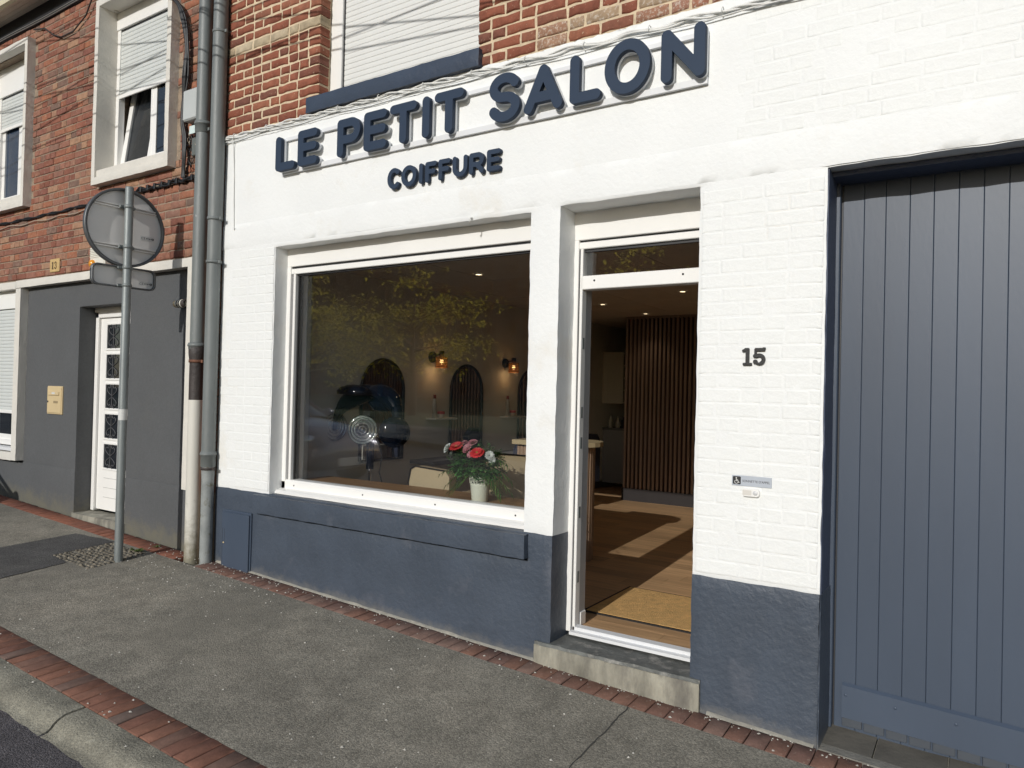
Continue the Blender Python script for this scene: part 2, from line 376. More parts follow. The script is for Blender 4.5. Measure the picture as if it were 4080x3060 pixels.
def wall(name, mat, parent, xs, zs, solid, y0=0.0, depth=.3, cell=.05, amp=.0018, edge=.004, broad=.004, chamfer=.006, zfun=None, **kw):
    """a masonry skin facing -y with openings: front face and reveals, hand-rough edges and an uneven surface"""
    def refine(l):
        out = []
        for a, b in zip(l[:-1], l[1:]):
            n = max(1, int(math.ceil((b - a) / cell))); out += [a + (b - a) * i / n for i in range(n)]
        return out + [l[-1]]
    X = refine(sorted(xs)); Z = refine(sorted(zs)); nx, nz = len(X) - 1, len(Z) - 1
    keep = [[solid((X[i] + X[i+1]) / 2, (Z[k] + Z[k+1]) / 2) for k in range(nz)] for i in range(nx)]
    K = lambda i, k: 0 <= i < nx and 0 <= k < nz and keep[i][k]
    V = []; idx = {}; F = []; layers = [0.0, depth * .25, depth * .6, depth]
    def vert(i, k, l):
        key = (i, k, l)
        if key in idx: return idx[key]
        x, z = X[i], Z[k]; p = (x, l * 1.0, z)
        around = [K(i-1, k-1), K(i, k-1), K(i-1, k), K(i, k)]
        bnd = not all(around)
        dx = dz = dy = 0.0
        dy = amp * tri_noise(p, 23, 1) + broad * tri_noise(p, 2.3, 5)
        if bnd:
            dx = edge * (tri_noise(p, 9, 11) + .6 * tri_noise(p, 31, 4)); dz = edge * (tri_noise(p, 9, 17) + .6 * tri_noise(p, 31, 9))
            if l == 0: dy += chamfer
        zz = z + dz + (zfun(x, z) if zfun else 0)
        idx[key] = len(V); V.append((x + dx, y0 + layers[l] + dy, zz)); return idx[key]
    for i in range(nx):
        for k in range(nz):
            if not keep[i][k]: continue
            F.append((vert(i, k, 0), vert(i+1, k, 0), vert(i+1, k+1, 0), vert(i, k+1, 0)))
            for l in range(len(layers) - 1):
                if not K(i-1, k): F.append((vert(i, k, l), vert(i, k+1, l), vert(i, k+1, l+1), vert(i, k, l+1)))
                if not K(i+1, k): F.append((vert(i+1, k, l), vert(i+1, k, l+1), vert(i+1, k+1, l+1), vert(i+1, k+1, l)))
                if not K(i, k-1): F.append((vert(i, k, l), vert(i, k, l+1), vert(i+1, k, l+1), vert(i+1, k, l)))
                if not K(i, k+1): F.append((vert(i, k+1, l), vert(i+1, k+1, l), vert(i+1, k+1, l+1), vert(i, k+1, l+1)))
    me = bpy.data.meshes.new(name); me.from_pydata(V, [], F); me.materials.append(mat)
    me.polygons.foreach_set('use_smooth', [True] * len(F)); fix(me); me.set_sharp_from_angle(angle=R(38))
    return link(name, me, parent, **kw)

# bricks: a few shared meshes; brick faces -y, its front at local y = 0, body behind
def brick_mesh(name, L, H, D, mat, r, jit=.003, cham=.004, proud=.0):
    n1 = max(2, int(L / .05)); pts = []
    for i in range(n1): pts.append((-L/2 + L * i / n1, -H/2))
    pts.append((L/2, -H/2)); pts.append((L/2, 0))
    for i in range(n1): pts.append((L/2 - L * i / n1, H/2))
    pts.append((-L/2, H/2)); pts.append((-L/2, 0))
    jp = [(x + r.uniform(-jit, jit), z + r.uniform(-jit, jit)) for x, z in pts]
    n = len(jp); V = [(x, D, z) for x, z in jp] + [(x, cham, z) for x, z in jp]
    V += [(x * (1 - 2 * cham / L) , r.uniform(-.001, .0015), z * (1 - 2 * cham / H)) for x, z in jp]
    V.append((0, r.uniform(-.001, .001), 0)); F = []
    for l in (0, 1): F += [(l*n+i, l*n+(i+1) % n, (l+1)*n+(i+1) % n, (l+1)*n+i) for i in range(n)]
    F += [(2*n+i, 2*n+(i+1) % n, 3*n) for i in range(n)]
    me = bpy.data.meshes.new(name); me.from_pydata(V, [], F); me.materials.append(mat)
    me.polygons.foreach_set('use_smooth', [False] * (2 * n) + [True] * n); fix(me); return me
def soft_brick_mesh(name, L, H, d, mat, r):
    """a brick under many coats of paint: a low uneven cushion rising d out of the wall"""
    U = [-L/2, -L/2 + .005, -L/2 + .011, 0, L/2 - .011, L/2 - .005, L/2]; W = [-H/2, -H/2 + .004, -H/2 + .009, 0, H/2 - .009, H/2 - .004, H/2]
    a = b = 6; V = []; F = []; cz = [r.uniform(.7, 1.0) for _ in range(4)]
    for j in range(7):
        for i in range(7):
            u, v = i / 6, j / 6; rim = i in (0, 6) or j in (0, 6)
            h = (cz[0] * (1-u) * (1-v) + cz[1] * u * (1-v) + cz[2] * (1-u) * v + cz[3] * u * v) * d
            q = .0022 if rim or i in (1, 5) or j in (1, 5) else .001
            V.append((U[i] + r.uniform(-q, q), .0015 if rim else -h * r.uniform(.9, 1.05), W[j] + r.uniform(-q, q) * .8))
    for j in range(b):
        for i in range(a):
            p = j * (a + 1) + i; F.append((p, p + 1, p + a + 2, p + a + 1))
    me = bpy.data.meshes.new(name); me.from_pydata(V, [], F); me.materials.append(mat)
    me.polygons.foreach_set('use_smooth', [True] * len(F)); me.update(); return me

# ------------------------------------------------------------------ lettering (rounded strokes -> outlines -> solid)
def sdf_contours(fn, x0, x1, y0, y1, step):
    xs = np.arange(x0, x1 + step, step); ys = np.arange(y0, y1 + step, step)
    Xg, Yg = np.meshgrid(xs, ys); D = fn(Xg, Yg); D[np.abs(D) < 1e-9] = 1e-9
    segs = {}
    def ip(ax, ay, bx, by, da, db):
        t = da / (da - db); return (round(ax + (bx - ax) * t, 7), round(ay + (by - ay) * t, 7))
    ny, nx = D.shape; ins = D < 0
    mixed = np.argwhere((ins[:-1, :-1].astype(int) + ins[1:, :-1] + ins[:-1, 1:] + ins[1:, 1:]) % 4 != 0)
    for j, i in mixed:
        c = [(xs[i], ys[j], D[j, i]), (xs[i+1], ys[j], D[j, i+1]), (xs[i+1], ys[j+1], D[j+1, i+1]), (xs[i], ys[j+1], D[j+1, i])]
        cr = []
        for k in range(4):
            a, b = c[k], c[(k + 1) % 4]
            if (a[2] < 0) != (b[2] < 0): cr.append((ip(a[0], a[1], b[0], b[1], a[2], b[2]), a[2] < 0))
        if len(cr) == 2:
            (p, pin), (q, _) = cr
            s_, e_ = (p, q) if pin else (q, p); segs[s_] = e_
        elif len(cr) == 4:
            for k in range(4):
                if cr[k][1]: segs[cr[k][0]] = cr[(k + 1) % 4][0]
    loops = []
    while segs:
        s0, nx_ = next(iter(segs.items())); lp = [s0]; del segs[s0]
        while nx_ in segs and nx_ != s0: lp.append(nx_); nx_ = segs.pop(nx_)
        if len(lp) > 5: loops.append(lp)
    return loops
def cap_sdf(pts, r, closed=False):
    P = list(pts) + ([pts[0]] if closed else [])
    def f(X, Y):
        d = None
        for (ax, ay), (bx, by) in zip(P[:-1], P[1:]):
            vx, vy = bx - ax, by - ay; L = vx * vx + vy * vy + 1e-12
            t = np.clip(((X - ax) * vx + (Y - ay) * vy) / L, 0, 1)
            q = np.hypot(X - ax - t * vx, Y - ay - t * vy)
            d = q if d is None else np.minimum(d, q)
        return d - r
    return f
def union(*fs): return lambda X, Y: np.minimum.reduce([f(X, Y) for f in fs])
def rect_sdf(x0, x1, y0, y1, rr=0.0):
    def f(X, Y):
        qx = np.abs(X - (x0 + x1) / 2) - (x1 - x0) / 2 + rr; qy = np.abs(Y - (y0 + y1) / 2) - (y1 - y0) / 2 + rr
        return np.hypot(np.maximum(qx, 0), np.maximum(qy, 0)) + np.minimum(np.maximum(qx, qy), 0) - rr
    return f
def circ(cx, cy, r): return lambda X, Y: np.hypot(X - cx, Y - cy) - r
def arc(cx, cy, rx, ry, a0, a1, n=18): return [(cx + rx * math.cos(R(a0 + (a1 - a0) * i / n)), cy + ry * math.sin(R(a0 + (a1 - a0) * i / n))) for i in range(n + 1)]
def glyph(ch, w, h, t):
    """rounded sans capital; strokes of width t inside a w x h cell"""
    r = t / 2; l, R_, b, tp = r, w - r, r, h - r; m = h * .52; S = []
    if ch == 'L': S = [[(l, tp), (l, b), (R_, b)]]
    elif ch == 'E': S = [[(R_, tp), (l, tp), (l, b), (R_, b)], [(l, m), (R_ - .03 * h, m)]]
    elif ch == 'F': S = [[(R_, tp), (l, tp), (l, b)], [(l, m), (R_ - .08 * h, m)]]
    elif ch in 'PR':
        q = (tp - m * .86) / 2; cy = tp - q
        S = [[(l, b), (l, tp), (R_ - q, tp)] + arc(R_ - q, cy, q, q, 90, -90) + [(l, cy - q)]]
        if ch == 'R': S.append([(R_ - q - .06 * h, cy - q), (R_, b)])
    elif ch == 'T': S = [[(l, tp), (R_, tp)], [(w / 2, tp), (w / 2, b)]]
    elif ch == 'I': S = [[(w / 2, tp), (w / 2, b)]]
    elif ch == 'A': S = [[(l, b), (w / 2, tp), (R_, b)], [(l + (w / 2 - l) * .27, b + (tp - b) * .27), (R_ - (w / 2 - l) * .27, b + (tp - b) * .27)]]
    elif ch == 'N': S = [[(l, b), (l, tp), (R_, b), (R_, tp)]]
    elif ch == 'O': S = [arc(w / 2, h / 2, R_ - w / 2, tp - h / 2, 0, 360, 40)]
    elif ch == 'C': S = [arc(w / 2, h / 2, R_ - w / 2, tp - h / 2, 48, 312, 34)]
    elif ch == 'U': S = [[(l, tp)] + arc(w / 2, b + (R_ - w / 2), R_ - w / 2, R_ - w / 2, 180, 360, 20) + [(R_, tp)]]
    elif ch == 'S':
        k = (R_ - l) / 2; u = (tp - b) / 4
        S = [arc(w / 2, tp - u, k * .96, u, 22, 250, 24) + arc(w / 2, b + u, k, u * 1.02, 70, -160, 26)]
    return union(*[cap_sdf(s, r) for s in S])
def solid(name, loops, mat, depth, bevel=0.0, res=2):
    """closed outlines in XZ -> solid facing -y, front at local y=0, back at depth"""
    cu = bpy.data.curves.new(name, 'CURVE'); cu.dimensions = '2D'; cu.fill_mode = 'BOTH'
    for lp in loops:
        sp = cu.splines.new('POLY'); sp.points.add(len(lp) - 1); sp.use_cyclic_u = True
        for p, q in zip(sp.points, lp): p.co = (q[0], q[1], 0, 1)
    cu.bevel_depth = bevel; cu.bevel_resolution = res; cu.extrude = max(0, depth / 2 - bevel)
    ob = bpy.data.objects.new(name, cu); me = bpy.data.meshes.new_from_object(ob); bpy.data.objects.remove(ob); bpy.data.curves.remove(cu)
    n = len(me.vertices); co = np.empty(n * 3, dtype=np.float32); me.vertices.foreach_get('co', co); co = co.reshape(-1, 3)
    out = np.column_stack([co[:, 0], depth / 2 - co[:, 2], co[:, 1]]).astype(np.float32)
    me.vertices.foreach_set('co', out.ravel()); me.materials.clear(); me.materials.append(mat)
    bm = bmesh.new(); bm.from_mesh(me); bmesh.ops.remove_doubles(bm, verts=bm.verts, dist=1e-5); bmesh.ops.recalc_face_normals(bm, faces=bm.faces); bm.normal_update()
    bmesh.ops.split_edges(bm, edges=[e for e in bm.edges if len(e.link_faces) == 2 and (abs(e.link_faces[0].normal.y) > .999) != (abs(e.link_faces[1].normal.y) > .999)])
    bm.to_mesh(me); bm.free()
    me.polygons.foreach_set('use_smooth', [abs(p.normal.y) < .995 for p in me.polygons]); me.set_sharp_from_angle(angle=R(40)); me.update(); return me
def flat_text(body, size, mat, thick=.0006):
    cu = bpy.data.curves.new('lettering', 'FONT'); cu.body = body; cu.size = size; cu.extrude = thick / 2
    ob = bpy.data.objects.new('lettering', cu); me = bpy.data.meshes.new_from_object(ob); bpy.data.objects.remove(ob)
    co = np.empty(len(me.vertices) * 3, dtype=np.float32); me.vertices.foreach_get('co', co); co = co.reshape(-1, 3)
    w = co[:, 0].max() - co[:, 0].min(); co[:, 0] -= co[:, 0].min()
    me.vertices.foreach_set('co', np.column_stack([co[:, 0], -co[:, 2], co[:, 1]]).astype(np.float32).ravel())
    me.materials.clear(); me.materials.append(mat); fix(me); return me, float(w)

# ------------------------------------------------------------------ ground, road, kerb, pavement
def gx(x): return -0.0423 * max(-14.0, min(8.0, x))
def gz(x, y): return -0.011 + gx(x) + .05 * y
def rz(x, y): return gz(x, -1.86) - .072 + .022 * min(3.2, max(0.0, -2.0 - y))
def sheet(name, mat, x0, x1, y0, y1, zf, nx, ny, amp=0.0, **kw):
    V = []; F = []
    for j in range(ny + 1):
        for i in range(nx + 1):
            x = x0 + (x1 - x0) * i / nx; y = y0 + (y1 - y0) * j / ny
            V.append((x, y, zf(x, y) + (amp * tri_noise((x, y, 0), 3, 2) + amp * .5 * tri_noise((x, y, 0), 11, 6) if amp else 0)))
    for j in range(ny):
        for i in range(nx):
            p = j * (nx + 1) + i; F.append((p, p + 1, p + nx + 2, p + nx + 1))
    me = bpy.data.meshes.new(name); me.from_pydata(V, [], F); me.materials.append(mat)
    me.polygons.foreach_set('use_smooth', [True] * len(F)); me.update()
    return link(name, me, None, **kw)
ground = sheet('ground', M('distant_ground', (.16, .15, .13), .95, .15, 2), -260, 150, -260, 80, lambda x, y: gx(x) - .75 + (.35 if x > 6 else 0), 60, 60, kind='structure')
road = sheet('road', ROADM, -90, 60, -9.0, -2.02, rz, 160, 14, kind='structure')
pavement = sheet('pavement', ASPH, -16, 6, -1.664, -.192, gz, 180, 12, .0018, kind='structure')
MB().add([(x, y, gz(x, y) - .012) for x in (-16, 6) for y in (-1.87, -1.65)], [(0, 1, 3, 2)]).build('kerb_paver_bed', SANDJ, pavement)
MB().add([(x, y, gz(x, y) - .0095) for x in (-16, 6) for y in (-.20, .12)], [(0, 1, 3, 2)]).build('wall_paver_bed', JOINT, pavement)
far_pavement = sheet('far_pavement', ASPH, -90, 60, -13.0, -9.0, lambda x, y: rz(x, -9) + .12, 80, 2, kind='structure')
lawn = sheet('square_lawn', M('dull_green_lawn', (.06, .09, .03), .95, .3, 4, .6, 40), -160, 60, -86, -13.0, lambda x, y: rz(x, -9) + .10, 60, 8, kind='structure')  # plain dark green, uneven in tone
ex = Vector((1, 0, -.0423)).normalized(); ey = Vector((0, 1, .05)).normalized(); ez = ex.cross(ey).normalized()
def on_ground(x, y, dz=0.0, rot=0.0):
    c, s = math.cos(rot), math.sin(rot); a = c * ex + s * ey; b = -s * ex + c * ey
    m = Matrix.Identity(4)
    for i in range(3): m[i][0] = a[i]; m[i][1] = b[i]; m[i][2] = ez[i]
    m.translation = Vector((x, y, gz(x, y) + dz)); return m
def paver_mesh(name, L, W, mat, r, cham=.004, jit=.0015):
    # a paver lying flat: its brick mesh turned so that the front face looks up
    me = brick_mesh(name, W, L, .05, mat, r, jit, cham)
    co = np.empty(len(me.vertices) * 3, dtype=np.float32); me.vertices.foreach_get('co', co); co = co.reshape(-1, 3)
    me.vertices.foreach_set('co', np.column_stack([co[:, 0], co[:, 2], -co[:, 1]]).astype(np.float32).ravel()); fix(me); return me
def lay(name, me, parent, x, y, dz, rot):
    o = bpy.data.objects.new(name, me); COL.objects.link(o); o.parent = parent; o.matrix_local = on_ground(x, y, dz, rot); return o
PK = [paver_mesh('kerb_paver', .196, .0875, PAVER_K, rnd) for _ in range(6)]
for i in range(97):
    lay('paver', rnd.choice(PK), pavement, -9.7 + i * .0917 + rnd.uniform(-.0015, .0015), -1.7575 + rnd.uniform(-.003, .003), rnd.uniform(-.002, .002), rnd.gauss(0, .006))
PW = [paver_mesh('wall_paver', .176, .0965, PAVER_W, rnd, .003) for _ in range(6)]
P13 = [paver_mesh('terracotta_paver', .180, .0965, PAVER_13, rnd, .003) for _ in range(4)]
for i in range(96):
    x = -9.45 + i * .1015
    if -5.72 < x < -5.42: continue
    if x > .25: continue
    lay('paver', rnd.choice(P13 if x < -5.7 else PW), pavement, x, -.098 + (-.006 if x > -5.4 else .0) + rnd.uniform(-.003, .003) , -.001 + rnd.uniform(-.002, .002), rnd.gauss(0, .008))
# kerb of cast stones with a worn, rounded nose
kerb = thing('kerb', 'concrete kerb', 'kerb', (0, 0, 0)); del kerb['label']; del kerb['category']; kerb['kind'] = 'structure'
def kerb_stone(x0, x1):
    x0 += .07; x1 += .07
    prof = [(-1.859, -.004), (-1.91, -.005), (-1.945, -.007), (-1.968, -.012), (-1.990, -.022), (-2.008, -.036), (-2.024, -.054), (-2.040, -.064), (-2.064, -.069), (-2.10, -.076), (-2.10, -.25), (-1.859, -.25)]
    n = 14; V = []; F = []; m = len(prof)
    for i in range(n + 1):
        x = x0 + (x1 - x0) * i / n
        for j, (y, d) in enumerate(prof):
            a = .004 * tri_noise((x, y, d), 9, 3) + .0025 * tri_noise((x, y, d), 30, 8) if 0 < j < 10 else 0
            xx = x + (.006 if i == 0 else (-.006 if i == n else 0)) * (1 if j < 10 else 0)
            V.append((xx, y + a, gz(x, -1.86) + d + a))
    F = [(i*m+j, (i+1)*m+j, (i+1)*m+(j+1) % m, i*m+(j+1) % m) for i in range(n) for j in range(m)]
    F += [tuple(range(m)), tuple(range(n*m, n*m+m))[::-1]]
    me = bpy.data.meshes.new('kerb_stone'); me.from_pydata(V, [], F); me.materials.append(KERBM)
    me.polygons.foreach_set('use_smooth', [True] * len(F)); fix(me); me.set_sharp_from_angle(angle=R(50)); return link('kerb_stone', me, kerb)
for i in range(12): kerb_stone(-10.87 + i * 1.0, -9.877 + i * 1.0)
# repairs and dirt on the asphalt, each a thin sheet 4 mm up
def ground_patch(name, pts, mat, dz=.004, wob=.01, parent=None, **kw):
    n = len(pts); out = []
    for i in range(n):
        a, b = pts[i], pts[(i + 1) % n]; k = max(1, int(math.hypot(b[0]-a[0], b[1]-a[1]) / .06))
        out += [(a[0] + (b[0]-a[0]) * j / k + rnd.uniform(-wob, wob), a[1] + (b[1]-a[1]) * j / k + rnd.uniform(-wob, wob)) for j in range(k)]
    cx = sum(p[0] for p in out) / len(out); cy = sum(p[1] for p in out) / len(out)
    V = [(cx, cy, gz(cx, cy) + dz)] + [(x, y, gz(x, y) + dz) for x, y in out]
    F = [(0, i + 1, (i + 1) % len(out) + 1) for i in range(len(out))]
    return MB().add(V, F).build(name, mat, parent, **kw)
ground_patch('asphalt_patch', [(-7.14, -1.66), (-7.135, -.30), (-6.60, -.215), (-6.585, -.75), (-6.29, -.78), (-6.22, -1.66)], ASPHD, .005, .006, pavement)
# patch of rough setts beside the sign post: far too many and too worn to count
m = MB()
for i in range(11):
    for j in range(12):
        x = -6.56 + i * .0535 + rnd.uniform(-.008, .008); y = -.745 + j * .043 + rnd.uniform(-.006, .006)
        if x > -5.98 and y < -.55: continue
        r0 = rnd.uniform(.016, .024); h = rnd.uniform(.006, .016); z0 = gz(x, y)
        V = [(x + r0 * 1.1 * math.cos(q * 1.047) * rnd.uniform(.75, 1.1), y + r0 * .85 * math.sin(q * 1.047) * rnd.uniform(.75, 1.1), z0 + .001) for q in range(6)]
        V += [(x + (p[0]-x) * .6, y + (p[1]-y) * .6, z0 + h) for p in V[:6]] + [(x, y, z0 + h * rnd.uniform(.8, 1.15))]
        m.add(V, [(q, (q+1) % 6, (q+1) % 6 + 6, q + 6) for q in range(6)] + [(q + 6, (q+1) % 6 + 6, 12) for q in range(6)], True)
m.build('rough_sett_patch', M('worn_sett', (.19, .165, .125), .95, .3, 30, .8, 80, rand=.3), None, kind='stuff')
# crack across the pavement and pale grit along the wall foot
m = MB(); x = -1.573; pts = []
for i in range(40):
    y = -.20 - i * .037; pts.append((x, y)); x += rnd.uniform(-.006, .006)
for (xa, ya), (xb, yb) in zip(pts[:-1], pts[1:]):
    w = rnd.uniform(.0016, .0040); m.add([(xa - w, ya, gz(xa, ya) + .0035), (xa + w, ya, gz(xa, ya) + .0035), (xb + w, yb, gz(xb, yb) + .0035), (xb - w, yb, gz(xb, yb) + .0035)], [(0, 1, 2, 3)])
m.build('pavement_crack', M('crack_shadowed_tar', (.055, .053, .048), .95, .1, 9), pavement)
m = MB()
for i in range(640):
    if i < 260: x = rnd.uniform(-6.4, .1); y = -.02 - abs(rnd.gauss(0, .03)) - .0
    elif i < 400: x = rnd.uniform(-6.2, -4.3); y = -.05 - abs(rnd.gauss(0, .28))
    else: x = rnd.uniform(-5.5, .2); y = rnd.uniform(-1.95, -.1)
    if -2.28 < x < -1.24 and y > -.03: continue
    z = gz(x, y); s = rnd.uniform(.003, .009) * (1.3 if i >= 260 else 1.0); a = rnd.uniform(0, 6.28)
    V = [(x + s * math.cos(a + q * 1.57) * rnd.uniform(.5, 1.2), y + s * math.sin(a + q * 1.57) * rnd.uniform(.5, 1), z + .0012) for q in range(4)] + [(x, y, z + s * .5 + .002)]
    m.add(V, [(0, 1, 4), (1, 2, 4), (2, 3, 4), (3, 0, 4)])
m.build('pale_grit', M('pale_grit_specks', (.46, .44, .39), .9, .3, 30), None, kind='stuff')
# mortar fillet between the pavers and the plinth
m = MB(); V = []; F = []
for i in range(160):
    x = -5.40 + i * .0352; h = .012 + .008 * tri_noise((x, 0, 0), 7, 2); w = .020 + .010 * tri_noise((x, 0, 1), 5, 3)
    V += [(x, .005, gz(x, 0) + h), (x, -.006 - w * .4, gz(x, 0) + h * .7), (x, -.006 - w, gz(x, 0) + .0005)]
for i in range(159):
    if -2.30 < V[i*3][0] < -1.24: continue
    if V[i*3][0] > -.69: continue
    for j in (0, 1): F.append((i*3+j, i*3+j+1, i*3+j+4, i*3+j+3))
m.add(V, F, True).build('mortar_fillet', JOINT, pavement)

# ------------------------------------------------------------------ the salon's house
salon = thing('salon_house', 'white painted house front with navy plinth and red brick upper storey', 'house', (-2.2, 0, .1))
XL = -5.455
def white_solid(x, z):
    if z > 3.775: return False
    if -4.775 < x < -2.378 and z < 2.815: return False
    if -2.172 < x < -1.31 and z < 2.83: return False
    if x > -.672 and z < 2.84: return x > 2.05
    return z > .845 or (x > -1.5 and z > .752)
wall('painted_wall', WHITE, salon, [XL, -4.775, -2.378, -2.172, -1.31, -.672, 2.05, 2.7], [.752, .845, 2.815, 2.83, 2.84, 3.775], white_solid, 0, .34, .045, .0014, .004, .004)
def plinth_solid(x, z):
    if -4.86 < x < -2.345 and .674 < z < .690: return False
    if x < -2.172: return z < .845
    return -1.31 < x < -.672 and z < .752
wall('navy_plinth', NAVY, salon, [XL, -4.86, -2.345, -2.172, -1.31, -.672], [-.25, .674, .690, .752, .845], plinth_solid, -.006, .345, .04, .0016, .004, .006, zfun=lambda x, z: .004 * tri_noise((x, 0, 0), 4, 9) if z > .7 else 0)
wall('sill_band', NAVY, salon, [-4.90, -2.337], [.692, .836], lambda x, z: True, -.058, .08, .04, .0016, .003, .003, .004)
# low brow lines between lintel and sign zone, and above the pier (hand-plastered band)
wall('lintel_band', WHITE, salon, [XL, -.672, 2.7], [2.846, 3.045], lambda x, z: True, -.0045, .02, .045, .0012, .003, .002, .004)
# ragged paint edge above the cable
wall('paint_edge', WHITE, salon, [XL, 2.7], [3.74, 3.80], lambda x, z: True, -.009, .02, .03, .002, .014, .003, .004)

# bricks under paint (left pier, right pier, and the field to the right of the sign)
SB = [soft_brick_mesh('painted_brick', .219, .0712, rnd.uniform(.0003, .0012), WBRICK, rnd) for _ in range(14)]
SH = [soft_brick_mesh('painted_brick', .107, .0712, rnd.uniform(.0003, .0012), WBRICK, rnd) for _ in range(8)]
def place(name, me, parent, x, y, z, rz_=0.0, sx=1.0):
    o = bpy.data.objects.new(name, me); COL.objects.link(o); o.parent = parent
    o.location = Vector((x, y, z)) - wpos(parent); o.rotation_euler = (rnd.gauss(0, .004), rnd.gauss(0, .006), rz_); o.scale = (sx, 1, 1); return o
def bond_row(x0, x1, row, joint=.009, s=.213, h=.101):
    """alternating stretchers and headers from x0 to x1: (centre, length)"""
    out = []; rr = random.Random(row * 13 + int(x0 * 100)); x = x0; k = row % 2
    if row % 2: q = h * rr.uniform(.8, 1.15); out.append((x0 + q / 2, q)); x = x0 + q + joint; k = 0
    while x < x1 - .03:
        L = (s if (k % 2 == 0) != (rr.random() < .16) else h) * rr.uniform(.96, 1.04)
        if x + L > x1 - .04: L = x1 - x
        out.append((x + L / 2, L)); x += L + joint; k += 1
    return out
npb = 0
soft = []
for x0, x1, z0, z1 in ((XL + .02, -4.785, .87, 2.80), (-1.295, -.685, .775, 2.81)):
    for row in range(int((z1 - z0) / .0752) + 1):
        z = z0 + .033 + row * .0752
        if z + .03 > z1 + .02: break
        for c, L in bond_row(x0, x1, row, .0045, .219, .107): soft.append((c, L, z))
for row in range(9):
    z = 3.085 + row * .0752
    for c, L in bond_row(-1.12 + (row % 3) * .04, .9, row, .0045, .219, .107):
        if rnd.random() < .9: soft.append((c, L, z))
for row in range(3):
    for c, L in bond_row(-1.0, .9, row): pass
soft.sort(key=lambda s: (Vector((s[0], 0, s[2])) - CAM).length)
for c, L, z in soft[:298]:
    me = rnd.choice(SB) if L > .13 else rnd.choice(SH); base = .219 if L > .13 else .107
    place('painted_brick', me, salon, c, -.0002 + .004 * tri_noise((c, 0, z), 2.3, 5), z + rnd.uniform(-.0012, .0012), 0, L / base)

# upper storey: mortar bed, bricks, shuttered window
def upper_solid(x, z): return not (-4.326 < x < -2.807 and z > 3.80)
wall('mortar_bed', MORTAR_R, salon, [XL, -4.326, -2.807, 2.7], [3.775, 3.80, 5.7], upper_solid, .001, .25, .09, .002, .003, .003)
BRM = {k: [brick_mesh('brick', k, .0595, .10, BRICK_R, rnd, .0042, .006) for _ in range(6)] for k in (.213, .101)}
BRC = {k: [brick_mesh('cream_brick', k, .066, .10, BRICK_C, rnd, .0035, .005) for _ in range(2)] for k in (.213, .101)}
BRP = {k: [brick_mesh('faded_brick', k, .063, .10, BRICK_P, rnd, .0035, .005) for _ in range(4)] for k in (.213, .101)}
n_obj = 0; rest = []
def red_row(x0, x1, row, z, corner=None):
    for c, L in bond_row(x0, x1, row, .017, .205, .096):
        base = .213 if L > .13 else .101; tab = BRM
        if 4.47 < z < 4.55 and c < -4.3: tab = BRC
        elif c > -2.3 and z < 3.93 + .14 * (c + 2.3) + rnd.uniform(-.06, .06) and rnd.random() < .75: tab = BRP
        yield c, L, base, rnd.choice(tab[base])
for row in range(24):
    z = 3.842 + row * .0752
    if z > 5.65: break
    top_seen = z < 5.15
    for x0, x1 in ((XL + .012, -4.318), (-2.813, 2.6)):
        for c, L, base, me in red_row(x0, x1, row, z):
            seen = top_seen and (c < -4 or (c < -.9 and z < 4.75))
            if seen and n_obj < 298: place('brick', me, salon, c, -.006 + rnd.uniform(-.002, .002), z + rnd.uniform(-.002, .002), 0, L / base); n_obj += 1
            else: rest.append((c, L, z))
# first course peeping over the paint edge, bits of it
m = MB()
for c, L, z in rest: m.box(c - L/2, c + L/2, -.006, .02, z - .031, z + .031, bev=.004)
m.build('upper_bricks', BRICK_R, salon, kind='stuff')
# window of the upper storey: closed roller shutter, guide and navy sill
up = box('upper_window', PVC, salon, -4.326, -4.205, .115, .20, 3.83, 5.7, bev=.004)
box('guide_gap', PVCIN, up, -4.206, -4.196, .135, .2, 3.9, 5.7)
box('window_frame', PVC, up, -2.87, -2.80, .115, .2, 3.83, 5.7)
slat_me = MB().prism([(.0015, -.0197), (-.0012, -.0165), (-.0022, 0), (-.0012, .0165), (.0015, .0197), (.006, .0197), (.006, -.0197)], -.66, .66, 'X').mesh('shutter_slat', SHUT)
slat_me.polygons.foreach_set('use_smooth', [False] * len(slat_me.polygons))
for i in range(42):
    o = bpy.data.objects.new('shutter_slat', slat_me); COL.objects.link(o); o.parent = up; o.location = Vector((-3.535, .142, 3.93 + i * .0405)) - wpos(up)
sill = wall('window_sill', NAVYSILL, salon, [-4.405, -2.775], [3.80, 3.915], lambda x, z: True, -.052, .20, .04, .0018, .004, .003, .006)

# shop window
win = thing('shop_window', '', '', (-3.58, .13, .85)); del win['label']; del win['category']
win.parent = salon; win.location = Vector((-3.58, .13, .85)) - wpos(salon)
box('shutter_box', PVC, win, -4.80, -2.36, .128, .33, 2.672, 2.835, bev=.003)
box('shutter_gap', PVCIN, win, -4.76, -2.37, .150, .30, 2.652, 2.674)  # near-black filling, the open gap's shade as colour
box('bottom_slat', PVC, win, -4.762, -2.37, .137, .160, 2.612, 2.655, bev=.004)
box('top_gasket', PVCIN, win, -4.74, -2.37, .160, .185, 2.600, 2.614)
box('guide_rail', PVC, win, -4.797, -4.735, .128, .20, .880, 2.672, bev=.003)
box('guide_groove', M('groove_shade_grey', (.22, .22, .22), .5, .03, 4), win, -4.737, -4.713, .150, .20, .884, 2.63)  # grey instead of white: the groove's shade is put into the colour
box('inner_frame', PVC, win, -4.716, -4.690, .140, .215, .872, 2.625, bev=.004)
box('gasket', PVCIN, win, -4.692, -4.678, .168, .215, .94, 2.615)
box('right_frame', PVC, win, -2.43, -2.36, .128, .215, .862, 2.672, bev=.003)
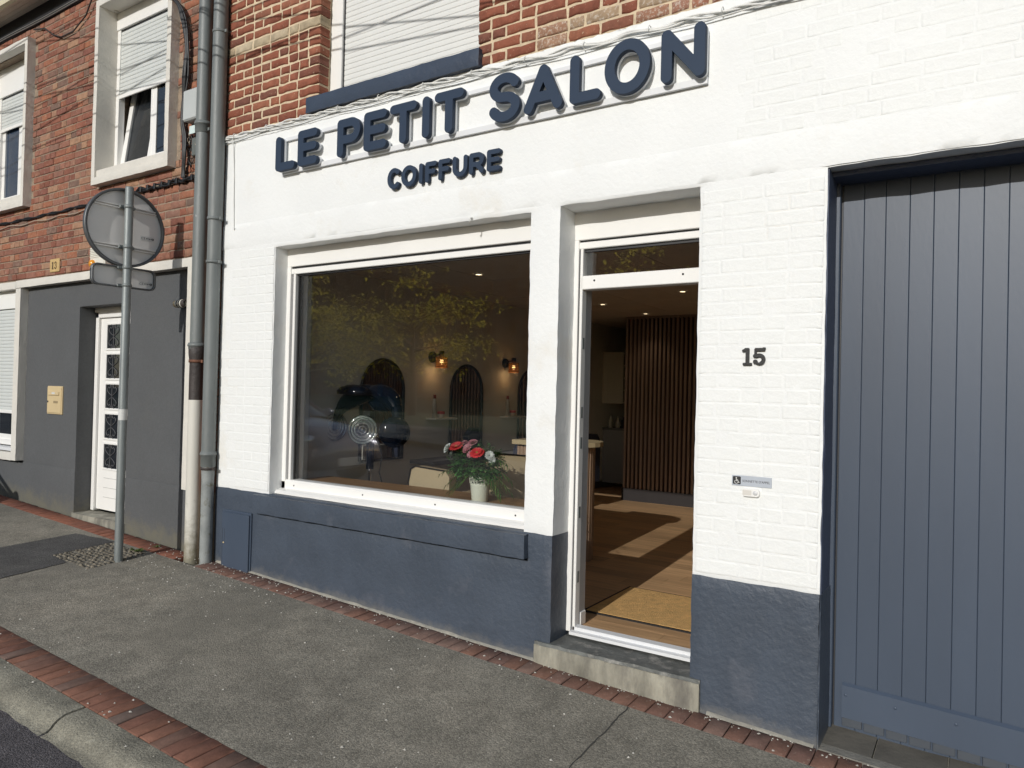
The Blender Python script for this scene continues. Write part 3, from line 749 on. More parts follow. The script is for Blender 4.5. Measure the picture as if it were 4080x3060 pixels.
MB().prism([(.062, .846), (.062, .862), (.078, .872), (.128, .884), (.128, .938), (.140, .953), (.215, .957), (.215, .846)], -4.79, -2.36, 'X').build('window_board', PVC, win)
for x in (-4.628, -3.87, -3.18, -2.52): MB().lathe([(0, -.0012), (.006, -.0012), (.006, .004)], (x, .127, .913), 10, 'Y').build('drain_hole', PVCIN, win)
MB().box(-4.69, -2.40, .176, .196, .945, 2.61).build('pane', GLASS, win)

# shop door: frame with transom, leaf swung inwards
door = thing('shop_door', '', '', (-1.74, .2, .24)); del door['label']; del door['category']
door.parent = salon; door.location = Vector((-1.74, .2, .24)) - wpos(salon)
box('shutter_box', PVC, door, -2.19, -1.30, .198, .36, 2.655, 2.85, bev=.003)
box('shutter_gap', PVCIN, door, -2.16, -1.31, .22, .34, 2.640, 2.657)
box('bottom_slat', PVC, door, -2.163, -1.31, .206, .228, 2.600, 2.642, bev=.004)
box('top_gasket', PVCIN, door, -2.15, -1.31, .225, .25, 2.583, 2.602)
box('guide_rail', PVC, door, -2.187, -2.143, .198, .26, .23, 2.655, bev=.003)
box('guide_groove', PVCIN, door, -2.144, -2.134, .215, .27, .24, 2.60)
box('left_jamb', PVC, door, -2.135, -2.116, .205, .262, .24, 2.60, bev=.003)
box('jamb_lining', M('grey_jamb_lining', (.46, .46, .46), .5, .03, 3), door, -2.20, -2.122, .264, .345, .25, 2.60)
box('skirting_block', PVC, door, -2.21, -2.112, .275, .345, .25, .335, bev=.004)
for z in (.53, .93, 1.36, 1.55, 1.98): box('strike_plate', GALV, door, -2.1165, -2.1145, .222, .245, z, z + .07)
box('transom_bar', PVC, door, -2.125, -1.31, .205, .29, 2.348, 2.432, bev=.004)
for x in (-2.035, -1.47): MB().lathe([(0, -.0012), (.0065, -.0012), (.0065, .004)], (x, .204, 2.40), 10, 'Y').build('drain_hole', PVCIN, door)
MB().box(-2.11, -1.35, .232, .252, 2.428, 2.60).build('transom_pane', GLASS, door)
box('right_jamb', PVC, door, -1.365, -1.30, .205, .30, .24, 2.66, bev=.003)
MB().prism([(.168, .222), (.168, .240), (.205, .243), (.205, .262), (.255, .266), (.255, .222)], -2.135, -1.31, 'X').build('threshold', ALU, door)
leaf = box('door_leaf', PVC, door, -1.372, -1.312, .31, .36, .28, 2.34)
box('door_stile', PVC, door, -1.372, -1.312, 1.02, 1.10, .28, 2.34)
box('door_rail', PVC, door, -1.372, -1.312, .36, 1.02, .28, .42); box('door_rail', PVC, door, -1.372, -1.312, .36, 1.02, 2.24, 2.34)
MB().box(-1.352, -1.332, .36, 1.02, .42, 2.24).build('door_pane', GLASS, door)
wall('door_step', SLATE, salon, [-2.268, -1.248], [-.15, .206], lambda x, z: True, -.026, .30, .035, .002, .005, .003, .008, zfun=lambda x, z: 0)
st = wall('step_riser', CONC, salon, [-2.266, -1.250], [-.15, .188], lambda x, z: True, -.031, .02, .035, .0022, .006, .003, .006)

# meter cupboard door in the plinth
mc = box('meter_door', NAVYWOOD, salon, -5.31, -4.965, -.034, .01, .175, .655, bev=.003)
box('door_frame', NAVYWOOD, mc, -5.325, -4.955, -.018, .01, .16, .672, bev=.002)
box('hinge_seam', PVCIN, mc, -5.300, -5.297, -.0346, -.032, .20, .52); box('hinge_seam', PVCIN, mc, -5.275, -5.272, -.0346, -.032, .39, .52)
MB().lathe([(0, -.038), (.006, -.038), (.007, -.033)], (-5.282, 0, .40), 10, 'Y').build('lock', BEIGE, mc)

# garage: jamb liner, soffit, gate of boards
gar = thing('garage_gate', '', '', (.7, .28, .05)); del gar['label']; del gar['category']
gar.parent = salon; gar.location = Vector((.7, .28, .05)) - wpos(salon)
JAMB = M('navy_jamb_paint', (.055, .070, .115), .55, .10, 4, .4, 30)
wall('jamb_liner', JAMB, gar, [.012, .24], [.74, 2.832], lambda x, z: True, 0, .008, .04, .0015, .003, .002, .002)
jl = bpy.data.objects['jamb_liner']
for v in jl.data.vertices:
    x, y, z = v.co; v.co = (-.664 - y + .0, x, z)
fix(jl.data)
wall('jamb_foot', NAVY, gar, [-.02, .26], [-.2, .752], lambda x, z: True, 0, .008, .04, .002, .004, .003, .002)
jf = bpy.data.objects['jamb_foot']
for v in jf.data.vertices:
    x, y, z = v.co; v.co = (-.6595 - y, x, z)
fix(jf.data)
box('soffit_liner', JAMB, gar, -.67, 2.05, .10, .33, 2.815, 2.838)
box('gate_post', NAVYWOOD, gar, -.690, -.648, .235, .33, .03, 2.83, bev=.004)
box('gate_gap', PVCIN, gar, -.650, -.640, .285, .33, .03, 2.83)
xs_b = [-.642, -.542, -.443, -.336, -.233, -.129, -.028, .071] + [.071 + .1015 * i for i in range(1, 19)]
for a, b in zip(xs_b[:-1], xs_b[1:]):
    g = .0006; d = rnd.uniform(-.0015, .0015)
    MB().prism([(a + g, .280 + d), (a + g + .0022, .2782 + d), (b - g - .0022, .2782 + d), (b - g, .280 + d), (b - g, .30), (a + g, .30)], .012, 2.83, 'Z').build('board', NAVYWOOD, gar)
box('gate_backing', M('navy_gap', (.054, .073, .107), .6, .05, 4), gar, -.642, 2.0, .300, .32, .02, 2.83)
rail = MB(); rail.add([(x, y, z + gx(x) - gx(-.6)) for x in (-.602, 2.0) for (y, z) in ((.273, .262), (.256, .250), (.254, .09), (.273, .086))], [(0, 4, 5, 1), (1, 5, 6, 2), (2, 6, 7, 3), (0, 1, 2, 3), (4, 7, 6, 5)])
rl = rail.build('bottom_rail', NAVYWOOD, gar)
for i, x in enumerate((-.585, -.36, -.105, .21)):
    z = .205 + gx(x) - gx(-.6); MB().lathe([(0, -.002), (.006, -.003), (.008, 0)], (x, .2545, z), 8, 'Y').build('screw_head', NAVYWOOD, gar)
for i in range(9):
    x = -.555 + i * .1005; z0 = .066 + gx(x) - gx(-.6)
    box('foot_block', M('slate_grey_foot', (.060, .070, .085), .5, .1, 6), gar, x - .046, x + .046, .262, .29, z0 - .02, z0 + .022, bev=.002)
# entry tiles before the gate, and the concrete strip they sit behind
box('tile_bed', JOINT, gar, -.68, 2.0, .02, .36, -.3, gz(0, .2) - .012)
for i in range(9):
    x0 = -.735 + i * .3035; x1 = x0 + .296
    V = [(x, y, z) for z in (0, 1) for (x, y) in ((max(x0, -.662), .055), (x1, .055), (x1, .345), (max(x0, -.662), .345))]
    V = [(x, y, gz(x, y) - .002 + (-.02 if k == 0 else .002)) for x, y, k in V]
    MB().add(V, [(0, 3, 2, 1), (4, 5, 6, 7), (0, 1, 5, 4), (1, 2, 6, 5), (2, 3, 7, 6), (3, 0, 4, 7)]).build('entry_tile', TILEM, gar)
MB().add([(x, y, gz(x, y) + d) for d in (-.05, .001) for (x, y) in ((-.665, -.012), (2.0, -.012), (2.0, .052), (-.665, .052))], [(4, 5, 6, 7), (0, 1, 5, 4), (3, 0, 4, 7)]).build('concrete_strip', M('strip_concrete', (.20, .19, .165), .9, .2, 9, .5, 60), gar)

# ------------------------------------------------------------------ house number 13
h13 = thing('brick_house', 'brown brick house with white window surrounds and dark grey rendered ground floor', 'house', (-8, 0, .3))
WX = ((-7.50, -6.18), (-10.15, -8.945))        # outer edges of the upper surrounds
def h13_solid(x, z):
    for a, b in WX:
        if a + .05 < x < b - .05 and 3.69 < z < 5.44: return False
    return True
wall('mortar_bed', MORTAR_B, h13, [-12, -10.10, -8.995, -7.45, -6.23, -5.462], [2.82, 3.69, 5.44, 6.3], h13_solid, .004, .25, .10, .002, .003, .004)
BBM = {k: [brick_mesh('brown_brick', k, .0655, .06, BRICK_B, rnd, .004, .005) for _ in range(7)] for k in (.213, .101)}
lst = []
for row in range(41):
    z = 2.868 + row * .0745
    x = -11.98 + (.055 if row % 2 else 0)
    while x < -5.47:
        L = .101 if (row % 2 and rnd.random() < .85) or rnd.random() < .12 else .213
        if x + L > -5.468: L = -5.468 - x
        if L < .04: break
        c = x + L / 2; ok = True
        for a, b in WX:
            if a - .01 < c < b + .01 and 3.62 < z < 5.52:
                ok = False
        if ok:
            for a, b in WX:                               # trim the bricks that meet a surround
                if 3.62 < z < 5.52:
                    if x < a < x + L: L2 = a - x - .008; c = x + L2 / 2; lst.append((c, L2, z)) if L2 > .03 else None; ok = False
                    elif x < b < x + L: c = (b + .008 + x + L) / 2; L2 = x + L - b - .008; lst.append((c, L2, z)) if L2 > .03 else None; ok = False
        if ok: lst.append((c, L, z))
        x += L + .0085
lst.sort(key=lambda s: (Vector((s[0], 0, s[2])) - CAM).length - .5 * s[1])
for c, L, z in lst[:298]:
    base = .213 if L > .13 else .101
    place('brick', rnd.choice(BBM[base]), h13, c, -.003 + rnd.uniform(-.003, .002), z + rnd.uniform(-.002, .002), 0, L / base)
m = MB()
for c, L, z in lst[298:]:
    dy = rnd.uniform(-.003, .002); j = lambda: rnd.uniform(-.002, .002)
    m.box(c - L/2 + j(), c + L/2 + j(), -.003 + dy, .03, z - .0325 + j(), z + .0325 + j(), bev=.005)
m.build('far_bricks', BRICK_B, h13, kind='stuff')

def surround(par, x0, x1, z0, z1, t=.062):
    """projecting stone frame with deep reveals"""
    def sol(x, z): return not (x0 + t < x < x1 - t and z0 + t + .01 < z < z1 - t)
    return wall('window_surround', STONE13, par, [x0, x0 + t, x1 - t, x1], [z0, z0 + t + .01, z1 - t, z1], sol, -.085, .25, .05, .0015, .003, .002, .004)
def pvc_window(par, x0, x1, z0, z1, y, box_z, slat_z, tilt, blue):
    w = box('window', PVC, par, x0, x0 + .055, y, y + .06, z0, z1)
    box('frame_rail', PVC, w, x1 - .055, x1, y, y + .06, z0, z1); box('frame_rail', PVC, w, x0 + .055, x1 - .055, y, y + .06, z0, z0 + .06, bev=.004)
    box('shutter_box', PVC, w, x0, x1, y - .012, y + .10, box_z, z1, bev=.003)
    box('shutter_gap', PVCIN, w, x0 + .03, x1 - .03, y + .012, y + .03, box_z - .02, box_z)
    sm = MB().prism([(.002, -.0197), (-.0022, -.015), (-.0035, 0), (-.0022, .015), (.002, .0197), (.006, .0197), (.006, -.0197)], -(x1 - x0) / 2 + .03, (x1 - x0) / 2 - .03, 'X').mesh('shutter_slat', SHUTG)
    z = slat_z + .02; first = True
    while z < box_z - .02:
        o = bpy.data.objects.new('shutter_slat', sm); COL.objects.link(o); o.parent = w; o.location = Vector(((x0 + x1) / 2, y + .012, z)) - wpos(w); z += .0405
    box('bottom_slat', PVC, w, x0 + .03, x1 - .03, y + .002, y + .016, slat_z - .035, slat_z + .003, bev=.003)
    xm = (x0 + x1) / 2
    # right leaf, closed
    l2 = box('window_leaf', PVC, w, xm + .015, xm + .085, y + .028, y + .07, z0 + .06, box_z)
    box('leaf_rail', PVC, w, xm + .085, x1 - .055, y + .028, y + .07, z0 + .06, z0 + .12)
    box('pane', GLASSB if blue else GLASSD, w, xm + .085, x1 - .05, y + .035, y + .05, z0 + .12, box_z)
    # left leaf: tilted inwards from its foot when tilt is set
    def T(xa, xb, ya, yb, za, zb): 
        mb = MB().box(xa, xb, ya, yb, za, zb)
        mb.v = [(vx, vy + (vz - z0 - .06) * tilt, vz) for vx, vy, vz in mb.v]; return mb
    l1 = T(x0 + .055, x0 + .125, y + .028, y + .07, z0 + .06, box_z).build('window_leaf', PVC, w)
    T(xm - .07, xm, y + .028, y + .07, z0 + .06, box_z).build('leaf_rail', PVC, w); T(x0 + .125, xm - .07, y + .028, y + .07, z0 + .06, z0 + .12).build('leaf_rail', PVC, w)
    T(x0 + .125, xm - .07, y + .045, y + .06, z0 + .12, box_z).build('pane', GLASSB if blue else GLASSD, w)
    box('mullion', PVC, w, xm - .012, xm + .018, y + .024, y + .08, z0 + .06, box_z, bev=.004)
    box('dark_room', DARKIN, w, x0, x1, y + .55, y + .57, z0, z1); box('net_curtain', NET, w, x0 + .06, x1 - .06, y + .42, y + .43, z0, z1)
    return w
surround(h13, -7.50, -6.18, 3.655, 5.50)
pvc_window(h13, -7.44, -6.235, 3.80, 5.44, .112, 5.265, 4.60, .13, False)
box('stone_sill', STONE13, h13, -7.44, -6.24, -.06, .16, 3.69, 3.80)
surround(h13, -10.15, -8.945, 3.63, 5.51)
pvc_window(h13, -10.09, -9.005, 3.77, 5.445, .112, 5.10, 4.72, 0, True)
box('stone_sill', STONE13, h13, -10.09, -9.005, -.06, .16, 3.66, 3.77)
# ground floor: band, posts, grey render with door recess
def r13_solid(x, z): return not (-7.95 < x < -6.985 and z < 2.485) and not (x < -9.095)
wall('grey_render', RENDER13, h13, [-9.095, -7.95, -6.985, -5.935], [.78, 2.485, 2.745], r13_solid, .07, .24, .06, .0012, .002, .003, .004)
wall('render_foot', RENDER13, h13, [-12, -7.95, -6.985, -5.462], [-.1, .78], lambda x, z: not (-7.95 < x < -6.985), .068, .24, .06, .0016, .003, .003, .004)
wall('stone_band', STONE13, h13, [-9.215, -5.862], [2.742, 2.822], lambda x, z: True, -.012, .10, .06, .001, .0025, .002, .003)
wall('stone_band', STONE13, h13, [-12, -9.22], [2.735, 2.816], lambda x, z: True, -.012, .10, .06, .001, .0025, .002, .003)
wall('stone_post', STONE13, h13, [-5.935, -5.862], [.775, 2.742], lambda x, z: True, -.012, .10, .06, .001, .0025, .002, .003)
wall('stone_post', STONE13, h13, [-9.215, -9.098], [.80, 2.735], lambda x, z: True, -.012, .10, .06, .001, .0025, .002, .003)
wall('stone_window_sill', STONE13, h13, [-12, -9.216], [.795, .885], lambda x, z: True, -.012, .16, .06, .001, .0025, .002, .003)
wall('side_strip', MORTAR_B, h13, [-5.862, -5.462], [-.1, 2.82], lambda x, z: True, .004, .1, .08, .002, .003, .003)
m = MB()
for row in range(27):
    z = .82 + row * .0745
    m.box(-5.86, -5.47, -.003, .02, z - .031, z + .031, bev=.004)
m.build('strip_bricks', BRICK_B, h13, kind='stuff')
pvc_window(h13, -10.6, -9.22, .95, 2.735, .08, 2.53, 1.35, 0, False)
wall('grey_render', RENDER13, h13, [-12, -10.72], [.78, 2.735], lambda x, z: True, .07, .24, .10, .0012, .002, .003, .004)
wall('stone_post', STONE13, h13, [-10.72, -10.60], [.80, 2.735], lambda x, z: True, -.012, .10, .06, .001, .0025, .002, .003)
box('gable_end', RENDER13, h13, -12.02, -11.99, .0, 6.0, -.2, 5.8)
box('window_tray', ALU, h13, -10.6, -9.22, .0, .12, .90, .935)
# front door with five small panes down each side, wrought scrolls behind them
d13 = box('front_door', PVC, h13, -7.94, -7.885, .235, .30, .35, 2.44, bev=.004)
box('frame_head', PVC, d13, -7.94, -6.99, .235, .30, 2.38, 2.44, bev=.004); box('frame_head', PVC, d13, -7.94, -6.985, .225, .32, 2.44, 2.50)
box('frame_side', PVC, d13, -7.045, -6.99, .235, .30, .35, 2.38, bev=.004)
lf = box('door_leaf', PVC, d13, -7.88, -7.05, .262, .30, .37, 2.375)
PZ = [(1.055 + i * .312 - .245, 1.055 + i * .312) for i in range(5)]
for cx0, cx1 in ((-7.745, -7.485), (-7.445, -7.185)):
    for z0, z1 in PZ:
        box('door_pane', GLASSD, d13, cx0, cx1, .2605, .27, z0, z1)
        for b in ((cx0 - .022, cx0, z0 - .022, z1 + .022), (cx1, cx1 + .022, z0 - .022, z1 + .022), (cx0, cx1, z0 - .022, z0), (cx0, cx1, z1, z1 + .022)):
            box('pane_bead', PVC, d13, b[0], b[1], .252, .27, b[2], b[3], bev=.004)
        cx = (cx0 + cx1) / 2; cz = (z0 + z1) / 2; m = MB()
        m.tube([(cx, .254, z0), (cx, .254, z1)], .0035, 5)
        for sx in (-1, 1):
            for sz in (-1, 1):
                pts = [(cx + sx * (.012 + .075 * math.sin(q)), .254, cz + sz * (.012 + .085 * (q / 2.4) ** 1.0)) for q in [k * .22 for k in range(12)]]
                pts += [(cx + sx * (.045 - .022 * math.sin(q)), .254, cz + sz * (.105 - .02 * math.cos(q))) for q in [k * .5 for k in range(8)]]
                m.tube(pts, .0035, 5, True)
        m.build('pane_scroll', M('grey_wrought_iron', (.12, .12, .125), .5, .1, 9), d13)
for z in (.70, .60, .50): box('panel_groove', M('pale_groove_shade', (.5, .5, .48), .6, .02, 4), d13, -7.74, -7.19, .2585, .263, z, z + .006)
wall('door_step', CONC, h13, [-7.965, -6.97], [-.05, .338], lambda x, z: True, .052, .25, .04, .002, .004, .003, .006)
# eaves: soffit boards, cream fascia, near-black strip along the wall below them
box('dark_eave_strip', DARKW, h13, -14, -5.462, -.018, .02, 5.655, 5.852)
for i in range(4):
    y0 = -.019 - i * .052
    MB().prism([(y0, 5.850 - i * .002), (y0 - .049, 5.848 - i * .002), (y0 - .049, 5.87), (y0, 5.87)], -14, -5.47, 'X').build('soffit_board', EAVEW, h13)
box('soffit_shadow_gap', DARKW, h13, -14, -5.47, -.225, .0, 5.871, 5.885)
MB().prism([(-.229, 5.815), (-.262, 5.83), (-.29, 5.91), (-.29, 5.95), (-.229, 5.95)], -14, -5.47, 'X').build('gutter_fascia', EAVEC, h13)
MB().prism([(-.295, 5.96), (6, 9.2), (6, 9.1), (-.3, 5.9)], -14, -5.47, 'X').build('roof', ROOFM, h13)
MB().prism([(-.25, 5.75), (6, 9.0), (6, 8.9), (-.15, 5.7)], -5.44, 2.7, 'X').build('roof', ROOFM, salon)
box('party_wall', DARKIN, h13, -12, -5.48, .75, .80, -.1, 6)

# ------------------------------------------------------------------ signs and small things on the salon front
sg = thing('shop_sign', 'large navy rounded letters LE PETIT SALON on two white rails', 'shop sign', (-2.98, -.03, 3.4))
def rail_bar(z, dz):
    MB().prism([(-.024, z), (-.024, z + dz), (-.002, z + dz), (-.002, z)], -4.685, -1.275, 'X').build('rail', ALU, sg)
rail_bar(3.372, .036); rail_bar(3.632, .026)
LET = [('L', -4.707, .222), ('E', -4.450, .214), ('P', -4.022, .232), ('E', -3.753, .217), ('T', -3.505, .243), ('I', -3.218, .076), ('T', -3.106, .242),
       ('S', -2.664, .232), ('A', -2.400, .268), ('L', -2.083, .202), ('O', -1.858, .277), ('N', -1.518, .246)]
GL = {}
def letter(ch, w, h, t, mat, depth, bev):
    k = (ch, w, h)
    g = glyph(ch, w, h, t)
    if k not in GL: GL[k] = sdf_contours(g, -.01, w + .01, -.01, h + .01, h / 80)
    return solid('letter', sdf_contours(lambda X, Y: g(X, Y) + bev, -.01, w + .01, -.01, h + .01, h / 80), mat, depth, bev)
for i, (ch, x, w) in enumerate(LET):
    hh = .292 if ch in 'SO' else .270
    zb = 3.384 + .0028 * (x + 4.7) * 1.6 - (.008 if ch in 'SO' else 0)
    hh += .0065 * (x + 4.7) * .9
    lo = link('letter', letter(ch, w, hh, .063, NAVYSIGN, .034, .0014), sg, loc=(x, -.077, zb))
    link('letter_backing', solid('letter_backing', GL[(ch, w, hh)], BACKING, .018, 0), lo, loc=(x, -.041, zb))
sg2 = thing('shop_sign', 'smaller navy rounded lettering COIFFURE fixed below the main sign', 'shop sign', (-3.07, -.02, 3.1))
for ch, x, w in (('C', -3.553, .124), ('O', -3.424, .136), ('I', -3.269, .042), ('F', -3.209, .098), ('F', -3.095, .100), ('U', -2.976, .122), ('R', -2.839, .116), ('E', -2.699, .104)):
    h = .146 if ch in 'CO' else .138
    link('letter', letter(ch, w, h, .032, NAVYSIGN, .028, .0012), sg2, loc=(x, -.034, 3.103 - (.004 if ch in 'CO' else 0)))
# house number 15: slab-serif figures
num = thing('house_number', 'black slab-serif house number 15 on the right white pier', 'house number', (-1.0, -.01, 1.87))
one = union(rect_sdf(.024, .041, .004, .086, .001), rect_sdf(.010, .055, 0, .012, .004), cap_sdf([(.012, .075), (.028, .082)], .0065), rect_sdf(.018, .040, .076, .0885, .003))
five = union(rect_sdf(.012, .062, .073, .088, .003), rect_sdf(.010, .021, .044, .084, .001), cap_sdf([(.012, .048)] + arc(.034, .030, .021, .0215, 125, -60, 22), .0085), cap_sdf(arc(.034, .030, .021, .0225, -60, -150, 12), .006), circ(.0145, .0185, .0105), rect_sdf(.050, .064, .080, .0905, .003))
NUMM = M('black_number_enamel', (.016, .016, .016), .45, .1, 20, .1, 60)
for fn, x in ((one, -1.071), (five, -1.013)):
    d = link('digit', solid('digit', sdf_contours(fn, -.01, .09, -.01, .10, .0012), NUMM, .009, .0010), num, loc=(x, -.012, 1.868))
    for zx, zz in (((.032, .078), (.032, .008)) if x < -1.03 else ((.018, .080), (.050, .032))):
        MB().lathe([(0, -.0135), (.0035, -.013), (.004, -.011)], (x + zx, 0, 1.868 + zz), 8, 'Y').build('screw', IRON, d)
# bell plaque and bell push
pl = thing('bell_plaque', 'silver plaque with wheelchair symbol reading SONNETTE D\'APPEL', 'plaque', (-1.006, -.004, 1.275))
PLQ = M('brushed_silver_plaque', (.50, .54, .60), .42, .04, 12, metal=.35)
pw = []
def tilt_z(x): return -.006 * (x + 1.006) / .1
box('plate', PLQ, pl, -1.106, -.906, -.006, .0, 1.247, 1.300, bev=.0015)
link('symbol_field', solid('symbol_field', sdf_contours(rect_sdf(0, .041, 0, .041, .006), -.01, .05, -.01, .05, .001), INK, .0008), pl, loc=(-1.101, -.0068, 1.254))
ws = union(circ(.018, .033, .0032), cap_sdf([(.018, .028), (.0185, .018), (.027, .018), (.0305, .0095), (.0335, .011)], .0017), cap_sdf([(.018, .024), (.0255, .024)], .0014), cap_sdf(arc(.0185, .0125, .0085, .0085, 130, 345, 18), .0014))
link('wheelchair_symbol', solid('wheelchair_symbol', sdf_contours(ws, -.005, .045, -.005, .045, .0006), STICK, .0006), pl, loc=(-1.101, -.0076, 1.254))
me, w = flat_text("SONNETTE D'APPEL", .0165, INK); o = link('lettering', me, pl, loc=(-1.052, -.0066, 1.268)); o.scale = (.138 / w, 1, 1)
bp = thing('bell_push', 'small white plastic bell push below the silver plaque', 'doorbell', (-1.008, -.01, 1.2))
link('body', solid('body', sdf_contours(rect_sdf(0, .086, 0, .036, .014), -.01, .1, -.01, .05, .0012), PVC, .016, .003), bp, loc=(-1.051, -.018, 1.199))
box('name_window', M('pale_label', (.66, .63, .58), .5, .02, 9), bp, -1.047, -1.002, -.0188, -.017, 1.204, 1.230, bev=.0008)
MB().lathe([(0, -.0205), (.010, -.0205), (.012, -.0185), (.0125, -.017)], (-.983, 0, 1.217), 18, 'Y').build('button', M('grey_white_button', (.62, .62, .62), .4, .02, 9), bp)

# cables painted over along the top of the white front
CABW = M('paint_covered_cable', (.74, .74, .71), .55, .05, 12, .2, 60)
cb = thing('painted_cable_bundle', 'twisted bundle of white painted cables running above the sign', 'cable', (-3, -.02, 3.77))
def cz(x): return 3.783 - .0066 * (x + 5.45) * 1.3 + .012 * math.sin((x + 5.45) * .9)
for s in range(3):
    pts = []
    for i in range(330):
        x = -5.50 + i * .0248; a = x * (17 + s) + s * 2.1 + .9 * math.sin(x * 1.7 + s)
        pts.append((x, -.020 + .008 * math.cos(a), cz(x) + .010 * math.sin(a) + (.006 * math.sin(x * 5 + s * 2))))
    MB().tube(pts, .0062, 6).build('cable', CABW, cb)
MB().tube([(-5.5 + i * .1, -.022 , cz(-5.5 + i * .1) - .026 - .006 * math.sin(i * .8)) for i in range(82)], .004, 5).build('cable', CABW, cb)
for i in range(18):
    x = -5.3 + i * .41; MB().tube([(x, -.002, cz(x) - .022), (x - .002, -.036, cz(x) - .014), (x, -.044, cz(x)), (x + .002, -.036, cz(x) + .016), (x, -.002, cz(x) + .022)], .0028, 5).build('clip', CABW, cb)
w1 = tag(MB().tube([(-5.322, -.030, 3.765), (-5.33, -.012, 3.70), (-5.318, -.008, 3.5), (-5.31, -.009, 3.25), (-5.300, -.008, 3.02), (-5.29, -.010, 3.0), (-5.285, -.010, 3.015)], .0045, 6).build('hanging_wire', CABW), 'thin white painted wire hanging down at the left edge of the white front', 'wire')
hk = thing('wall_hook', 'small painted hook above the shop window', 'hook', (-2.83, -.01, 2.80))
MB().tube([(-2.83, .0, 2.83), (-2.83, -.02, 2.825), (-2.83, -.028, 2.805), (-2.835, -.016, 2.792), (-2.84, -.010, 2.80)], .004, 6).build('hook', CABW, hk)
MB().lathe([(.011, .002), (.010, -.006), (.004, -.008)], (-2.83, 0, 2.83), 10, 'Y').build('plate', CABW, hk)

# ------------------------------------------------------------------ downpipes between the houses
def socket(x, y, z, r, par, mat, h=.10):
    MB().lathe([(r, z - h), (r + .010, z - h + .008), (r + .011, z - .03), (r + .017, z - .028), (r + .018, z - .012), (r + .012, z - .010), (r + .014, z), (r, z + .004)], (x, y, 0), 18).build('socket', mat, par)
def pipe_clip(x, y, z, r, par, mat):
    k = MB().lathe([(r + .001, z - .012), (r + .006, z - .012), (r + .006, z + .012), (r + .001, z + .012)], (x, y, 0), 18)
    k.box(x + r, x + r + .03, y - .006, y + .006, z - .012, z + .012); k.build('pipe_bracket', mat, par)
p1 = thing('downpipe', 'left downpipe grey above, dark iron joint and off white foot', 'downpipe', (-5.675, -.065, .2))
MB().lathe([(.058, 3.93), (.060, 3.0), (.060, 2.06)], (-5.677, -.065, 0), 20).build('lower_pipe', ZINC, p1)
MB().lathe([(.056, 3.9), (.056, 6.0)], (-5.688, -.065, 0), 20).build('upper_pipe', ZINC, p1)
socket(-5.677, -.065, 3.955, .058, p1, ZINC); pipe_clip(-5.677, -.065, 3.885, .060, p1, ZINC)
socket(-5.677, -.065, 2.055, .060, p1, ZINC, .06)
MB().lathe([(.058, 1.55), (.058, 1.88), (.060, 1.90), (.064, 1.93), (.068, 1.96), (.070, 2.02), (.060, 2.03)], (-5.675, -.065, 0), 20).build('iron_joint', IRON, p1)
pipe_clip(-5.675, -.065, 1.90, .060, p1, M('rusty_bracket', (.16, .07, .04), .8, .3, 20))
MB().lathe([(.060, .52), (.060, 1.57)], (-5.673, -.065, 0), 20).build('foot_pipe', PIPEW, p1)
MB().lathe([(.061, .10), (.0605, .30), (.060, .52)], (-5.672, -.066, 0), 20).build('pipe_foot', PIPEW, p1)
p2 = thing('downpipe', 'right downpipe in grey paint against the white front', 'downpipe', (-5.475, -.065, .2))
MB().lathe([(.056, 1.12), (.056, 2.72), (.056, 3.1)], (-5.478, -.065, 0), 20).build('lower_pipe', ZINC, p2)
MB().lathe([(.060, 3.1), (.060, 4.72), (.058, 6.0)], (-5.474, -.065, 0), 20).build('upper_pipe', ZINC, p2)
MB().lathe([(.050, .10), (.050, .90), (.054, 1.02)], (-5.472, -.066, 0), 20).build('pipe_foot', M('stained_pipe_foot', (.25, .265, .26), .6, .2, 9, .4, 40, spots=((.12, .11, .07), 12, .56, .66)), p2)
socket(-5.476, -.065, 1.14, .050, p2, ZINC, .13)
for z in (4.68, 3.10, 2.735): pipe_clip(-5.476, -.065, z, .058, p2, ZINC)
pipe_clip(-5.474, -.065, 1.0, .053, p2, IRON)

# utilities at the joint of the two houses
mb = tag(box('junction_box', GREY_BOX, None, -5.94, -5.74, -.10, -.004, 4.0, 4.27, bev=.012), 'pale grey plastic junction box half hidden behind the left downpipe', 'junction box')
BC = thing('black_cable_loom', 'loom of black cables dropping from the eaves beside the left downpipe', 'cable', (-5.95, -.05, 3.6))
for s in range(7):
    o1 = rnd.uniform(-.03, .03); o2 = rnd.uniform(-.02, .02)
    pts = [(-6.55 + o1, -.16, 5.32 + o2), (-6.32, -.12 + o2, 5.24 + o1), (-6.12 + o1 * .5, -.08, 5.12), (-6.03 + o1, -.06 + o2 * .5, 4.95), (-5.985 + o1 * .8, -.05, 4.70), (-5.985 + o1, -.05 + o2, 4.45), (-6.02 + o1 * .8, -.04, 4.25), (-6.03 + o1 * .6, -.045, 4.05), (-6.0 + o1, -.04, 3.9), (-5.98 + o1 * .8, -.05, 3.75), (-6.0 + o1 * .6, -.04, 3.60), (-6.0 + o1, -.04, 3.52)]
    sm = []
    for i in range(len(pts) - 1):
        for k in range(4):
            t = k / 4; p = [Vector(pts[max(0, min(len(pts) - 1, i + q))]) for q in (-1, 0, 1, 2)]
            sm.append(.5 * ((2 * p[1]) + (-p[0] + p[2]) * t + (2 * p[0] - 5 * p[1] + 4 * p[2] - p[3]) * t * t + (-p[0] + 3 * p[1] - 3 * p[2] + p[3]) * t ** 3))
    MB().tube(sm, rnd.uniform(.006, .012), 6).build('cable', BLACKPL, BC)
